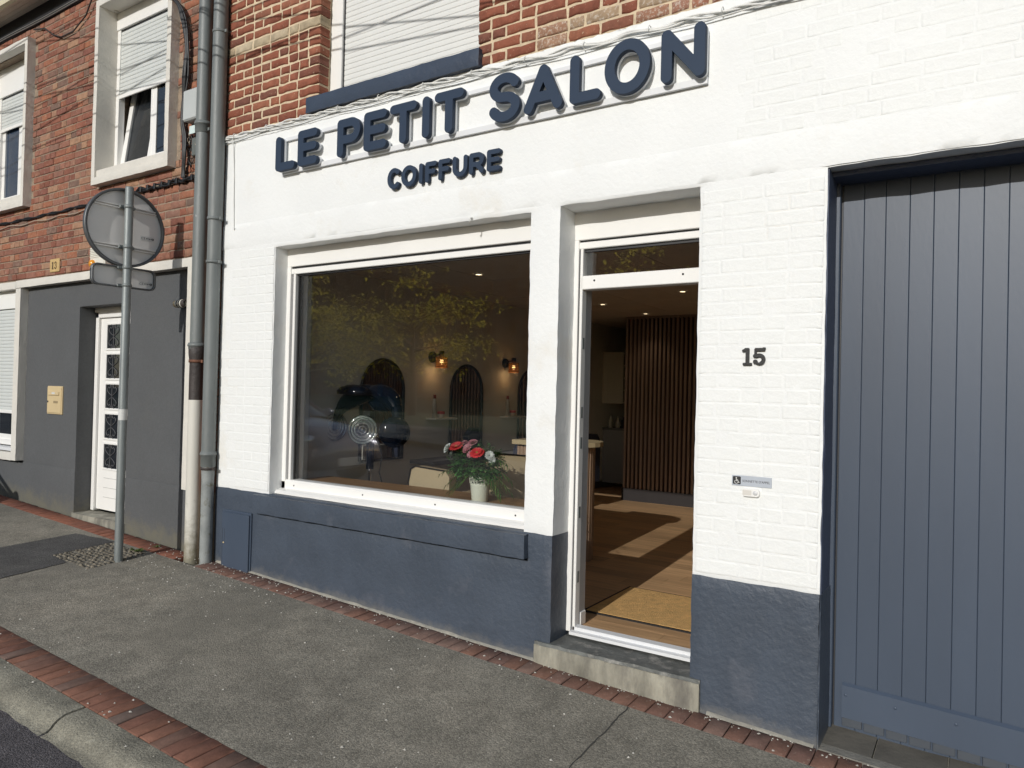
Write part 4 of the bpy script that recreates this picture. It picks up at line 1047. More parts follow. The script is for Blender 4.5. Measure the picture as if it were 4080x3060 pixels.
for i in range(14):
    x, z = -5.90 + rnd.uniform(-.05, .09), 3.62 + rnd.uniform(0, .28); r0 = rnd.uniform(.02, .05)
    MB().tube([(x + r0 * math.cos(q * .7 + i), -.03 - .02 * math.sin(q + i), z + r0 * 1.2 * math.sin(q * .7 + i)) for q in range(9)], .004, 5).build('stray_wire', WIREG if i % 4 == 0 else BLACKPL, BC)
box('terminal_block', M('grey_terminal', (.12, .13, .12), .5, .1, 9), BC, -5.87, -5.74, -.05, -.004, 3.70, 3.86, bev=.006)
box('cable_tag', M('pale_tag', (.62, .72, .70), .4, .05, 9), BC, -5.90, -5.80, -.055, -.05, 3.895, 3.965)
CH = thing('wall_cable', 'black clipped cable running across the brown bricks below the windows', 'cable', (-8, -.03, 3.5))
for s in range(3):
    pts = [(-12 + i * .1, -.022 + .007 * math.cos(i * 1.1 + s * 2.1), 3.505 + .010 * math.sin(i * 1.1 + s * 2.1) + .010 * math.sin(i * .13) - (.05 if s == 2 else 0) * (1 if i < 45 else max(0, 1 - (i - 45) * .2))) for i in range(64)]
    MB().tube(pts, .008 if s < 2 else .004, 6).build('cable', BLACKPL if s < 2 else WIREG, CH)
for i in range(9):
    x = -6.68 + i * .115; MB().box(x - .012, x + .016, -.045, -.003, 3.49, 3.545, bev=.004).build('clip', BLACKPL, CH)
MB().tube([(-6.75 + i * .055, -.03 - .012 * math.sin(i * 1.9), 3.515 + .018 * math.sin(i * 1.3)) for i in range(19)], .011, 6).build('cable', BLACKPL, CH)
tag(MB().tube([(-8.93, -.03, 5.60), (-8.7, -.02, 5.56), (-8.5, -.02, 5.44), (-8.3, -.03, 5.36), (-8.05, -.03, 5.36), (-7.8, -.03, 5.46), (-7.62, -.05, 5.62), (-7.55, -.06, 5.75)], .008, 6).build('drooping_cable', IRON), 'single dark cable drooping from the eaves over the brown bricks', 'cable')
EV = thing('eaves_cable', 'thin grey cable pair running along the dark strip under the eaves', 'cable', (-9, -.03, 5.66))
for dz in (0, .022): MB().tube([(-12 + i * .3, -.03, 5.664 + dz + .006 * math.sin(i)) for i in range(20)], .006, 6).build('cable', M('grey_cable', (.20, .19, .18), .5, .1, 9), EV)

# things on house 13
nt13 = thing('number_tile', 'ochre enamel tile with house number 13', 'house number', (-8.32, -.01, 2.87))
box('tile', YEL, nt13, -8.425, -8.225, -.016, -.002, 2.862, 3.002, bev=.004)
d1 = union(rect_sdf(.020, .032, .004, .078, .001), rect_sdf(.010, .042, 0, .010, .003), cap_sdf([(.012, .066), (.025, .075)], .005))
d3 = union(cap_sdf(arc(.024, .058, .016, .017, 150, -80, 16), .005), cap_sdf(arc(.024, .023, .018, .019, 80, -150, 16), .0055), circ(.010, .062, .006), circ(.009, .017, .0065))
for fn, x in ((d1, -8.385), (d3, -8.325)): link('digit', solid('digit', sdf_contours(fn, -.01, .06, -.01, .09, .0012), M('dark_digit', (.07, .04, .02), .5, .1, 9), .003), nt13, loc=(x, -.0185, 2.892))
al = thing('alarm_box', 'cream alarm siren box with amber light behind the road sign', 'alarm', (-7.36, -.05, 2.8))
box('case', CREAMPL, al, -7.47, -7.20, -.085, -.002, 2.815, 3.04, bev=.015)
for i in range(6): box('louvre', CREAMPL, al, -7.455, -7.215, -.091, -.084, 2.925 + i * .017, 2.934 + i * .017, bev=.002)
MB().lathe([(.040, 0), (.040, -.012), (.032, -.028), (.0, -.036)], (-7.40, -.085, 2.865), 16, 'Y').build('amber_light', AMBER, al)
lb = thing('letterbox', 'beige metal letterbox set into the dark grey wall', 'letterbox', (-8.35, .06, 1.35))
box('door_panel', BEIGE, lb, -8.535, -8.240, .048, .075, 1.36, 1.635, bev=.004)
box('surround', BEIGE, lb, -8.548, -8.226, .056, .078, 1.347, 1.648, bev=.003)
box('flap', BEIGE, lb, -8.505, -8.275, .036, .050, 1.548, 1.590, bev=.006)
box('name_card', STICK, lb, -8.41, -8.345, .0345, .037, 1.562, 1.582); box('viewing_slot', M('slot_brown', (.30, .23, .13), .5, .05, 9), lb, -8.395, -8.30, .046, .049, 1.465, 1.490, bev=.003)
MB().lathe([(0, .043), (.010, .043), (.011, .049)], (-8.515, 0, 1.48), 12, 'Y').build('lock', IRON, lb)
wl13 = thing('wall_lamp', 'small ribbed cylindrical wall lamp on the side of the stone post', 'lamp', (-5.98, -.0, 2.42))
MB().lathe([(.030, -5.965), (.038, -5.970), (.038, -5.985)], (0, .005, 2.42), 14, 'X').build('mount', IRON, wl13)
for i in range(6): MB().lathe([(.030, -5.99 - i * .017), (.038, -5.993 - i * .017), (.038, -5.999 - i * .017), (.030, -6.002 - i * .017)], (0, .005, 2.42), 14, 'X').build('fin', CREAMPL if i % 2 else IRON, wl13)
MB().lathe([(.031, -6.09), (.033, -6.12), (.022, -6.135), (0, -6.137)], (0, .005, 2.42), 14, 'X').build('lens', BEIGE, wl13)

# ------------------------------------------------------------------ road sign seen from behind
rs = thing('road_sign', 'galvanised post with a round sign and a small oblong plate seen from behind', 'road sign', (-6.02, -.50, .22))
MB().lathe([(.0335, gz(-6, -.5) - .05), (.0335, 3.325), (.030, 3.335), (0, 3.338)], (-6.02, -.50, 0), 20).build('post', GALV, rs)
MB().lathe([(.0345, 1.392), (.0345, 1.482)], (-6.02, -.50, 0), 20).build('sleeve_sticker', STICK, rs)
SA = R(-3)                                                 # the sign faces up the street, turned a touch
def sgn(p, c=(-6.02, -.50)):
    """sign-local (u along its face, v out of its back, z) to world"""
    u, v, z = p; return (c[0] + v * math.cos(SA) - u * math.sin(SA), c[1] + v * math.sin(SA) + u * math.cos(SA), z)
def sgn_mb(mb): mb.v = [sgn(p) for p in mb.v]; return mb
zc = 2.998; RR = .328
m = MB().lathe([(0, -.068), (RR - .02, -.068), (RR - .02, -.066), (RR - .02, -.060), (0, -.060)], (0, 0, 0), 64, 'X', False)
m.v = [(y, x, z + zc) for x, y, z in m.v]; sgn_mb(m).build('round_panel', SIGNBACK, rs)
m = MB().lathe([(RR - .022, -.072), (RR, -.074), (RR, -.036), (RR - .006, -.034), (RR - .022, -.040), (RR - .022, -.060)], (0, 0, 0), 64, 'X'); m.v = [(y, x, z + zc) for x, y, z in m.v]; sgn_mb(m).build('rim', SIGNEDGE, rs)
for z in (zc + .170, zc - .165):
    hw = math.sqrt((RR - .022) ** 2 - (z - zc) ** 2)
    for dz in (-.014, .006): sgn_mb(MB().box(-hw, hw, -.060, -.042, z + dz, z + dz + .008)).build('stiffener', SIGNBACK, rs)
    sgn_mb(MB().box(-.062, .062, -.046, -.030, z - .016, z + .016, bev=.003)).build('clamp', GALV, rs)
    MB().lathe([(.034, z - .014), (.0375, z - .014), (.0375, z + .014), (.034, z + .014)], (-6.02, -.50, 0), 20).build('clamp_band', GALV, rs)
    for u in (-.055, .055): sgn_mb(MB().box(u - .009, u + .009, -.032, -.018, z - .010, z + .010, bev=.003)).build('bolt', GALV, rs)
pan = sdf_contours(rect_sdf(-.262, .262, -.088, .088, .045), -.28, .28, -.1, .1, .006)
me = solid('oblong_panel', pan, SIGNBACK, .008); 
for v in me.vertices: x, y, z = v.co; v.co = sgn((x, -.066 + y, z + 2.585))
fix(me); link('oblong_panel', me, rs)
n = len(pan[0]); m = MB()
out = [(p[0], p[1]) for p in pan[0]]; k = .93
V = []
for (u, z) in out:
    s_ = Vector((u, z)); inn = (u - .013 * math.copysign(1, u) * (1 if abs(u) > .2 else 0), z * .86)
    V += [sgn((u, -.070, z + 2.585)), sgn((u, -.034, z + 2.585)), sgn((inn[0], -.034, inn[1] + 2.585)), sgn((inn[0], -.058, inn[1] + 2.585))]
m.add(V, [(i*4+j, ((i+1) % n)*4+j, ((i+1) % n)*4+(j+1) % 4, i*4+(j+1) % 4) for i in range(n) for j in range(4)], True).build('oblong_rim', SIGNEDGE, rs)
for z in (2.66, 2.512):
    sgn_mb(MB().box(-.062, .062, -.046, -.030, z - .012, z + .012, bev=.003)).build('clamp', GALV, rs)
    MB().lathe([(.034, z - .012), (.0375, z - .012), (.0375, z + .012), (.034, z + .012)], (-6.02, -.50, 0), 20).build('clamp_band', GALV, rs)
for u, z in ((.13, zc - .055), (.125, 2.553)):
    st_ = MB().box(u, u + .118, -.0585, -.0575, z - .018, z + .018); sgn_mb(st_).build('sticker', STICK, rs)
    me, w = flat_text('CE', .026, INK); a = .034 / w
    for v in me.vertices: x, y, zz = v.co; v.co = sgn((u + .008 + x * a, -.0572 - y * .2, z - .010 + zz))
    fix(me); link('sticker_lettering', me, rs)
    for q in range(4): sgn_mb(MB().box(u + .050 + q * .011, u + .058 + q * .011, -.0573, -.0570, z - .005 + (q % 2) * .004, z + .004)).build('sticker_print', INK, rs)
    lp = sdf_contours(lambda X, Y: np.abs(np.hypot(X, Y * 1.5) - .009) - .003, -.02, .02, -.02, .02, .002)
    me = solid('sticker_emblem', lp, INK, .0006)
    for v in me.vertices: x, y, zz = v.co; v.co = sgn((u + .105 + x, -.0572, z + zz))
    fix(me); link('sticker_emblem', me, rs)
# weeds growing at the wall foot
def weed(x, y, n, L, label):
    m = MB()
    for i in range(n):
        a = i * 2.4 + rnd.uniform(-.3, .3); l = L * rnd.uniform(.6, 1.1); w = l * .16; z = gz(x, y); e = rnd.uniform(.15, .6)
        ca, sa = math.cos(a), math.sin(a)
        P = lambda t, s, h: (x + ca * l * t - sa * s, y + sa * l * t + ca * s, z + h)
        m.add([P(0, 0, .002), P(.35, w * .5, l * e * .6), P(.7, w, l * e), P(1, 0, l * e * .8), P(.7, -w, l * e), P(.35, -w * .5, l * e * .6)], [(0, 1, 5), (1, 2, 4, 5), (2, 3, 4)], True)
    return tag(m.build('weed', WEED, None), label, 'weed', 'weeds at the foot of the wall')
weed(-6.15, -.27, 22, .075, 'larger green weed rosette growing beside the sign post')
weed(-6.16, -.085, 14, .045, 'smaller weed growing against the dark grey wall')

# wires over the street whose shadows cross the upper fronts; each hangs between two poles out of view
wires = [((-8.954, 4.730), (-7.727, 4.834), 0), ((-8.936, 4.456), (-7.714, 4.614), 0), ((-8.966, 5.445), (-7.766, 5.499), 0), ((-4.126, 4.421), (-3.334, 4.454), .12),
         ((-4.122, 4.305), (-2.905, 4.178), .12), ((-5.443, 4.771), (-4.13, 4.517), .05), ((-5.392, 4.851), (-4.966, 4.838), 0)]
WIREM = M('weathered_overhead_wire', (.05, .05, .05), .6, .1, 6)
ow = thing('overhead_wires', 'thin black overhead wires above the pavement whose shadows cross the shutters', 'wire', (-3, -1.7, 5))
for (xa, za), (xb, zb), yw in wires:
    t = 1.7 + yw; sx, sz = SUN.x / SUN.y, SUN.z / SUN.y
    A = Vector((xa - sx * t, -1.7, za - sz * t)); B = Vector((xb - sx * t, -1.7, zb - sz * t)); d = (B - A) / (B.x - A.x)
    MB().tube([A + d * (-13.5 - A.x), A, B, A + d * (9.5 - A.x)], .007, 6).build('wire', WIREM, ow)
for x in (-13.5, 9.5):
    p = tag(MB().lathe([(.11, gz(x, -1.55) - .1), (.085, 7.6), (.0, 7.62)], (x, -1.62, 0), 12).build('utility_pole', BARK), 'wooden utility pole carrying the overhead wires at the %s end' % ('far left' if x < 0 else 'right'), 'pole', 'utility poles')

# ------------------------------------------------------------------ inside the salon
FZ, CZ = .25, 2.785
RX0, RX1 = -5.05, -.80
floor = MB().box(RX0 - .1, RX1 + .1, .256, 8.0, FZ - .05, FZ - .012).build('floor', M('floor_gap', (.05, .03, .02), .8, .1, 9), None, kind='structure')
nrow = 0; y = .268
while y < 6.0:
    x = RX0 - rnd.uniform(0, 1.1)
    while x < RX1:
        x1 = min(x + 1.25, RX1); xa = max(x, RX0)
        if x1 - xa > .05:
            MB().box(xa + .001, x1 - .001, y + .0008, y + .1842, FZ - .012, FZ + rnd.uniform(-.0003, .0003)).build('plank', FLOORW, floor)
        x += 1.25
    y += .185; nrow += 1
MB().box(RX0, RX1, y, 7.9, FZ - .012, FZ).build('plank_field', FLOORW, floor)
ceiling = MB().box(RX0 - .1, RX1 + .1, .30, 8.0, CZ + .004, CZ + .12).build('ceiling', M('ceiling_grid', (.25, .22, .19), .8, .05, 9), None, kind='structure')
ct = MB().box(-.297, .297, -.297, .297, 0, .02).mesh('ceiling_tile', CEILM)
i = 0
for a in range(8):
    for b in range(13):
        cx, cy = RX0 + .1 + a * .6, .50 + b * .6
        if cx > RX1: continue
        o = bpy.data.objects.new('ceiling_tile', ct); COL.objects.link(o); o.parent = ceiling; o.location = (cx, cy, CZ + rnd.uniform(-.0008, .0008))
iw = thing('interior_walls', 'interior walls', 'wall', (RX0, 4, FZ)); del iw['label']; del iw['category']; iw['kind'] = 'structure'
box('left_wall', WALLIN, iw, RX0 - .10, RX0, .30, 8.0, FZ - .1, CZ + .05)
box('right_wall', WALLG, iw, RX1, RX1 + .08, .38, 8.0, FZ - .1, CZ + .05)
box('back_wall', DARKIN, iw, RX0, RX1, 7.9, 8.0, FZ - .1, CZ + .05)
for nm, x0, x1, z0, z1 in (('front_wall_left', RX0, -4.775, .2, CZ), ('front_pier', -2.372, -2.205, .2, CZ), ('front_wall_right', -1.30, RX1 + .08, .2, CZ), ('window_head', -4.775, -2.372, 2.70, CZ), ('door_head', -2.205, -1.30, 2.66, CZ), ('window_breast', -4.775, -2.372, .2, .875)):
    box(nm, WALLG, iw, x0, x1, .345, .40, z0, z1)
box('left_skirting', DARKIN, iw, RX0, RX0 + .012, .4, 7.9, FZ, FZ + .10)
board = wall('window_counter', COUNTW, None, [-4.78, -2.39], [.897, .936], lambda x, z: True, .216, .42, .3, 0, 0, 0, .0)
tag(board, 'oiled oak plank counter behind the shop window', 'counter')
mt = thing('doormat', 'ochre coir doormat with black rubber border on the salon floor', 'doormat', (-1.6, .93, FZ))
box('coir', MATC, mt, -2.225, -1.32, .575, 1.295, FZ, FZ + .012); 
for b in ((-2.245, -1.30, .555, .575), (-2.245, -1.30, 1.295, 1.315), (-2.245, -2.225, .575, 1.295), (-1.32, -1.30, .575, 1.295)): box('rubber_edge', MATB, mt, b[0], b[1], b[2], b[3], FZ, FZ + .009)
# slatted wooden partition
sp = thing('slat_partition', 'tall brown wooden slat partition standing at the back of the salon', 'partition', (-2.6, 5.52, FZ))
slm = MB().box(-.015, .015, -.02, .02, 0, CZ - FZ - .16).mesh('slat', SLATW)
for i in range(56):
    o = bpy.data.objects.new('slat', slm); COL.objects.link(o); o.parent = sp; o.location = Vector((-4.20 + i * .0605, 5.52, FZ + .13)) - wpos(sp)
box('base_board', M('near_black_base_board', (.025, .02, .02), .7, .1, 9), sp, -4.225, RX1, 5.485, 5.56, FZ, FZ + .17); box('head_board', SLATW, sp, -4.225, RX1, 5.50, 5.545, CZ - .03, CZ)
box('backing_panel', M('dark_red_brown_panel', (.05, .028, .026), .8, .1, 4), sp, -4.225, RX1, 5.575, 5.60, FZ + .13, CZ - .03)
# arched mirrors, lamps and product shelves along the left wall
def arch_pts(w, z0, z1, n=16):
    r = w / 2; return [(-r, z0)] + [(r * math.cos(R(180 - 180 * i / n)), z1 - r + r * math.sin(R(180 - 180 * i / n))) for i in range(n + 1)] + [(r, z0)]
for i, (y, lab) in enumerate(((1.56, 'arched wall mirror with black frame, nearest to the window'), (2.95, 'arched wall mirror with black frame reflecting the slats, middle of the row'), (4.36, 'arched wall mirror with black frame, farthest from the window'))):
    mi = thing('wall_mirror', lab, 'mirror', (RX0, y, 1.0), 'arched mirrors on the left wall')
    P_ = arch_pts(.60, 1.0, 1.995)
    MB().prism([(y + p[0], p[1]) for p in P_], RX0 + .004, RX0 + .012, 'X').build('mirror_glass', MIRR, mi)
    MB().tube([(RX0 + .015, y + p[0], p[1]) for p in P_ + [P_[0]]], .016, 8).build('mirror_frame', BLKMET, mi)
for i, (y, wh) in enumerate(((2.32, 'between the first and second mirrors'), (3.74, 'between the second and third mirrors'))):
    la = thing('wall_lamp', 'black wall lamp with lit amber ribbed shade ' + wh, 'lamp', (RX0, y, 2.05), 'lit lamps on the left wall')
    MB().lathe([(.0, RX0 + .03), (.055, RX0 + .028), (.06, RX0 + .004), (.06, RX0)], (0, y, 2.06), 20, 'X').build('mount', BLKMET, la)
    MB().tube([(RX0 + .02, y, 2.075), (RX0 + .10, y + .0, 2.085), (RX0 + .13, y, 2.085)], .010, 8).build('arm', BLKMET, la)
    MB().lathe([(0, 2.125), (.028, 2.125), (.028, 2.062), (0, 2.062)], (RX0 + .135, y, 0), 16).build('lamp_holder', BLKMET, la)
    for k in range(6): MB().lathe([(.062, 1.945 + k * .020), (.066, 1.950 + k * .020), (.066, 1.960 + k * .020), (.062, 1.963 + k * .020)], (RX0 + .135, y, 0), 20).build('shade_ring', SHADE, la)
    MB().lathe([(.0, 1.985), (.016, 1.99), (.020, 2.01), (.012, 2.04), (.0, 2.045)], (RX0 + .135, y, 0), 12).build('bulb', BULB, la)
    pd = bpy.data.lights.new('lamp_glow', 'POINT'); pd.energy = .35; pd.color = (1, .62, .28); pd.shadow_soft_size = .03
    po = bpy.data.objects.new('lamp_glow', pd); COL.objects.link(po); po.parent = la; po.location = Vector((RX0 + .135, y, 1.93)) - wpos(la)
    sh = tag(box('wall_shelf', PVC, None, RX0, RX0 + .14, y - .08, y + .30, 1.385, 1.405, bev=.003), 'small white wall shelf holding products ' + wh, 'shelf', 'product shelves on the left wall')
    bt = thing('spray_bottle', 'slim pale bottle with red cap on the shelf ' + wh, 'bottle', (RX0 + .07, y - .02, 1.405), 'pale bottles on the product shelves')
    MB().lathe([(0, 1.405), (.026, 1.405), (.027, 1.57), (.016, 1.60), (.016, 1.615)], (RX0 + .07, y - .02, 0), 14).build('bottle_body', M('pale_bottle', (.55, .52, .46), .4, .04, 9), bt)
    MB().lathe([(.017, 1.612), (.017, 1.655), (0, 1.656)], (RX0 + .07, y - .02, 0), 12).build('cap', M('dark_red_cap', (.22, .05, .04), .4, .04, 9), bt)
    jr = thing('cream_jar', 'small pink-lidded jar beside the bottle on the shelf ' + wh, 'jar', (RX0 + .08, y + .08, 1.405), 'lidded jars on the product shelves')
    MB().lathe([(0, 1.405), (.038, 1.405), (.040, 1.445)], (RX0 + .08, y + .08, 0), 16).build('jar_body', M('pale_jar', (.60, .54, .50), .4, .04, 9), jr)
    MB().lathe([(.042, 1.445), (.042, 1.475), (0, 1.476)], (RX0 + .08, y + .08, 0), 16).build('lid', M('pink_lid', (.50, .10, .12), .4, .04, 9), jr)
for x, y, lab in ((-3.878, 4.067, 'ceiling spotlight seen left in the doorway'), (-2.645, 3.405, 'ceiling spotlight seen right in the doorway near the transom'), (-3.798, 5.181, 'ceiling spotlight nearest to the slat partition'), (-3.945, 1.623, 'ceiling spotlight seen through the top of the shop window')):
    s_ = thing('ceiling_spotlight', lab, 'light', (x, y, CZ), 'lit recessed ceiling spotlights')
    MB().lathe([(.050, CZ - .001), (.050, CZ - .007), (.034, CZ - .010), (.034, CZ - .003)], (x, y, 0), 20).build('ring', PVC, s_)
    MB().lathe([(0, CZ - .004), (.034, CZ - .004)], (x, y, 0), 20).build('lamp_disc', SPOTL, s_)
    pd = bpy.data.lights.new('spot_glow', 'SPOT'); pd.energy = 2.5; pd.color = (1, .78, .5); pd.spot_size = R(100); pd.spot_blend = .6; pd.shadow_soft_size = .03
    po = bpy.data.objects.new('spot_glow', pd); COL.objects.link(po); po.parent = s_; po.location = Vector((x, y, CZ - .02)) - wpos(s_)
# reception desk with a rounded fluted front
dk = thing('reception_desk', 'rounded fluted wooden reception desk with a pale top just inside the door', 'desk', (-3.3, 1.85, FZ))
def stadium(x0, x1, y0, y1, n=12):
    r = (y1 - y0) / 2; c = (y0 + y1) / 2
    return [(x0, y0), (x1 - r, y0)] + [(x1 - r + r * math.cos(R(-90 + 180 * i / n)), c + r * math.sin(R(-90 + 180 * i / n))) for i in range(1, n)] + [(x1 - r, y1), (x0, y1)]
MB().prism(stadium(-3.52, -2.80, 1.60, 2.18), 1.245, 1.285, 'Z').build('top', DESKTOP, dk)
MB().prism(stadium(-3.50, -2.88, 1.66, 2.12), FZ, 1.245, 'Z').build('carcass', DESKM, dk)
fl = MB().prism([(-.016, 0), (-.010, -.010), (.010, -.010), (.016, 0)], 0, .99, 'Z').mesh('flute', DESKM)
P_ = stadium(-3.50, -2.88, 1.66, 2.12, 18); acc = []
for (xa, ya), (xb, yb) in zip(P_[:-1], P_[1:]):
    L = math.hypot(xb - xa, yb - ya); k = max(1, int(round(L / .036)))
    for j in range(k): acc.append((xa + (xb - xa) * (j + .5) / k, ya + (yb - ya) * (j + .5) / k, math.atan2(yb - ya, xb - xa)))
for x, y, a in acc:
    o = bpy.data.objects.new('flute', fl); COL.objects.link(o); o.parent = dk; o.location = Vector((x, y, FZ + .005)) - wpos(dk); o.rotation_euler = (0, 0, a)
# cabinets in the dark passage
cabn = thing('wall_cabinet', 'cream wall cabinet with open side shelves in the back passage', 'cabinet', (-4.9, 6.5, 1.58))
box('carcass', CABM, cabn, RX0 + .001, -4.70, 6.5, 7.2, 1.565, 2.36)
for z in (1.58, 1.77, 1.96, 2.15, 2.34): box('open_shelf', CABM, cabn, -4.70, -4.45, 6.52, 7.2, z - .009, z + .009)
box('shelf_side', CABM, cabn, -4.46, -4.44, 6.52, 7.2, 1.57, 2.36)
for k, (z, x) in enumerate(((2.16, -4.59), (1.97, -4.57), (1.78, -4.60))):
    tag(MB().box(x - .09, x + .09, 6.56, 6.8, z, z + .10 - .02 * k, bev=.03).build('towel_stack', TOWEL, None), 'folded dark blue towels on the %s open shelf of the cabinet' % ('top', 'middle', 'lowest')[k], 'towels', 'folded towels on the passage shelves')
bcn = thing('base_cabinet', 'grey base cabinet with dark worktop under the wall cabinet', 'cabinet', (-4.9, 6.6, FZ))
box('carcass', CABD, bcn, RX0 + .001, -4.50, 6.55, 7.8, FZ + .08, 1.15); box('worktop', DARKIN, bcn, RX0 + .001, -4.47, 6.52, 7.8, 1.15, 1.185)
box('cabinet_door', CABD, bcn, -4.50, -4.485, 6.60, 7.3, FZ + .10, 1.13); box('handle', GALV, bcn, -4.485, -4.475, 7.20, 7.22, .8, 1.0)
for k in range(4):
    x, y = -4.95 + k * .11, 6.62 + .03 * (k % 2)
    tag(MB().lathe([(0, 1.185), (.035, 1.185), (.036, 1.30 - .02 * (k % 2)), (.014, 1.325), (.014, 1.36), (0, 1.362)], (x, y, 0), 12).build('bottle', CABM if k != 2 else TOWEL, None), 'small %s bottle, number %s from the left on the passage worktop' % ('cream' if k != 2 else 'dark', ('one', 'two', 'three', 'four')[k]), 'bottle', 'bottles on the passage worktop')

# salon chairs seen over the counter
def salon_chair(x, y, a, label, zt=1.03):
    t = thing('salon_chair', label, 'chair', (x, y, FZ), 'beige salon chairs')
    c, s = math.cos(a), math.sin(a)
    def tr(mb): mb.v = [(x + px * c - py * s, y + px * s + py * c, pz) for px, py, pz in mb.v]; return mb
    pr = [(-.215, .60), (.195, .60), (.205, .66), (.20, zt - .05), (.16, zt), (-.15, zt + .02), (-.20, zt - .01), (-.225, zt - .12), (-.215, .74)]
    tr(MB().prism(pr, -.05, .05, 'Y')).build('backrest', BEIGEUPH, t)
    tr(MB().tube([(-.215, -.055, .62), (-.222, -.058, zt - .12), (-.198, -.058, zt - .005), (-.15, -.058, zt + .022), (.16, -.058, zt + .002)], .006, 6)).build('piping', BLKMET, t)
    tr(MB().box(-.25, .25, .04, .55, .60, .72, bev=.04)).build('seat', BEIGEUPH, t)
    for sx in (-1, 1): tr(MB().box(sx * .27 - .035, sx * .27 + .035, .02, .48, .66, .86, bev=.03)).build('armrest', BEIGEUPH, t)
    tr(MB().lathe([(.035, FZ + .03), (.035, .60)], (0, .28, 0), 14)).build('stem', CHROME, t)
    tr(MB().lathe([(.28, FZ), (.28, FZ + .015), (.05, FZ + .04), (0, FZ + .04)], (0, .28, 0), 24)).build('base', CHROME, t)
salon_chair(-3.93, 1.02, R(3), 'beige salon chair with dark piping, nearest behind the counter')
salon_chair(-3.12, 1.02, R(48), 'beige salon chair half hidden behind the bouquet', 1.20)
for y in (2.95, 4.36):
    cs = thing('styling_chair', 'dark styling chair in front of the %s mirror' % ('middle' if y < 3.5 else 'farthest'), 'chair', (-4.45, y, FZ), 'dark styling chairs by the mirrors')
    MB().prism([(y - .24, .60), (y + .24, .60), (y + .25, 1.10), (y + .15, 1.20), (y - .15, 1.20), (y - .25, 1.10)], -4.22, -4.13, 'X').build('backrest', TOWEL, cs)
    MB().box(-4.68, -4.22, y - .25, y + .25, .60, .72, bev=.04).build('seat', TOWEL, cs)
    MB().lathe([(.27, FZ), (.27, FZ + .02), (.04, FZ + .05), (.035, .60)], (-4.45, y, 0), 20).build('base', CHROME, cs)
tag(box('styling_counter', CABD, None, RX0 + .001, RX0 + .32, 2.0, 5.0, .93, .97), 'long dark styling counter under the mirrors', 'counter')
lc = thing('low_cabinet', 'low cream cabinet behind the bouquet', 'cabinet', (-3.9, 2.4, FZ))
box('carcass', CABM, lc, -4.15, -3.55, 2.2, 2.6, FZ, 1.05); box('handle', CHROME, lc, -4.12, -4.105, 2.185, 2.2, .75, .98)

# hood dryer: navy arms in an arch carrying three round reflectors, on a chrome stand
hd = thing('hood_dryer', 'glossy navy infrared hair dryer with round chrome reflectors on a stand', 'hair dryer', (-4.66, .95, FZ))
hx, hy = -4.68, .97
cen = Vector((hx, hy, 1.36))
for a0, a1 in ((28, 96), (84, 156)):
    pts = [(hx + .375 * math.cos(R(a0 + (a1 - a0) * i / 14)), hy - .02 + .10 * math.sin(R(a0 + (a1 - a0) * i / 14)) , 1.40 + .27 * math.sin(R(a0 + (a1 - a0) * i / 14))) for i in range(15)]
    MB().tube(pts, [.054 + .036 * math.sin(math.pi * i / 14) for i in range(15)], 14).build('arm', NAVYPL, hd)
for sx in (-1, 1):
    MB().tube([(hx + sx * .335, hy + .03, 1.53), (hx + sx * .375, hy, 1.45), (hx + sx * .39, hy - .02, 1.36), (hx + sx * .385, hy - .03, 1.30)], [.050, .046, .040, .028], 12).build('arm_end', NAVYPL, hd)
m = MB(); n = 20
m.lathe([(0, .085), (.06, .078), (.12, .055), (.155, .015), (.15, -.02), (0, -.035)], (0, 0, 0), 28)
m.v = [(hx - .10 + x * 1.15, hy - .07 + y * .75, 1.665 + z * .85) for x, y, z in m.v]; m.build('control_head', NAVYPL, hd)
m = MB().lathe([(0, .04), (.14, .03), (.2, 0), (.14, -.07), (0, -.09)], (0, 0, 0), 28); m.v = [(hx + .12 + x * .9, hy + .10 + y * .5, 1.58 + z) for x, y, z in m.v]; m.build('rear_hood', NAVYPL, hd)
def reflector(c, nrm, r, nm='reflector'):
    q = Vector((0, 0, 1)).rotation_difference(Vector(nrm).normalized()); c = Vector(c)
    def put(mb): mb.v = [tuple(c + q @ Vector(p)) for p in mb.v]; return mb
    rf = put(MB().lathe([(r, .03), (r * 1.03, .012), (r, -.03), (r * .6, -.055), (0, -.06), ], (0, 0, 0), 32)).build('reflector_shell', NAVYPL, hd)
    b = MB()
    put(MB().lathe([(r * .97, .014), (r * .55, -.012), (0, -.022)], (0, 0, 0), 28)).build('reflector_well', BLKMET, rf)
    put(MB().lathe([(0, .034), (r * .10, .033), (r * .16, .027), (r * .16, .0)], (0, 0, 0), 16)).build('hub', BLKMET, rf)
    for k in range(4):
        ra, rb = r * (.98 - k * .19), r * (.86 - k * .19); b.lathe([(ra, .024 - k * .012), ((ra + rb) / 2, .004 - k * .012), (max(.004, rb), .014 - k * .012)], (0, 0, 0), 28)
    put(b).build('reflector_bowl', REFL, rf)
    g = MB()
    for k in range(4): rr = r * (.25 + .22 * k); g.lathe([(rr - .0025, .030), (rr, .034), (rr + .0025, .030)], (0, 0, 0), 28)
    for k in range(6): g.tube([(0, 0, .033), (r * .96 * math.cos(k * 1.047), r * .96 * math.sin(k * 1.047), .03)], .0016, 4)
    put(g).build('wire_guard', CHROME, rf)
reflector((hx + .02, hy - .06, 1.335), (.62, -.76, .02), .128)
reflector((hx - .385, hy - .035, 1.345), (.97, -.22, .0), .132)
reflector((hx + .375, hy - .035, 1.33), (-.80, .6, 0), .132)
MB().box(hx - .02, hx + .06, hy - .03, hy + .05, 1.43, 1.50, bev=.01).build('bracket', BLKMET, hd)
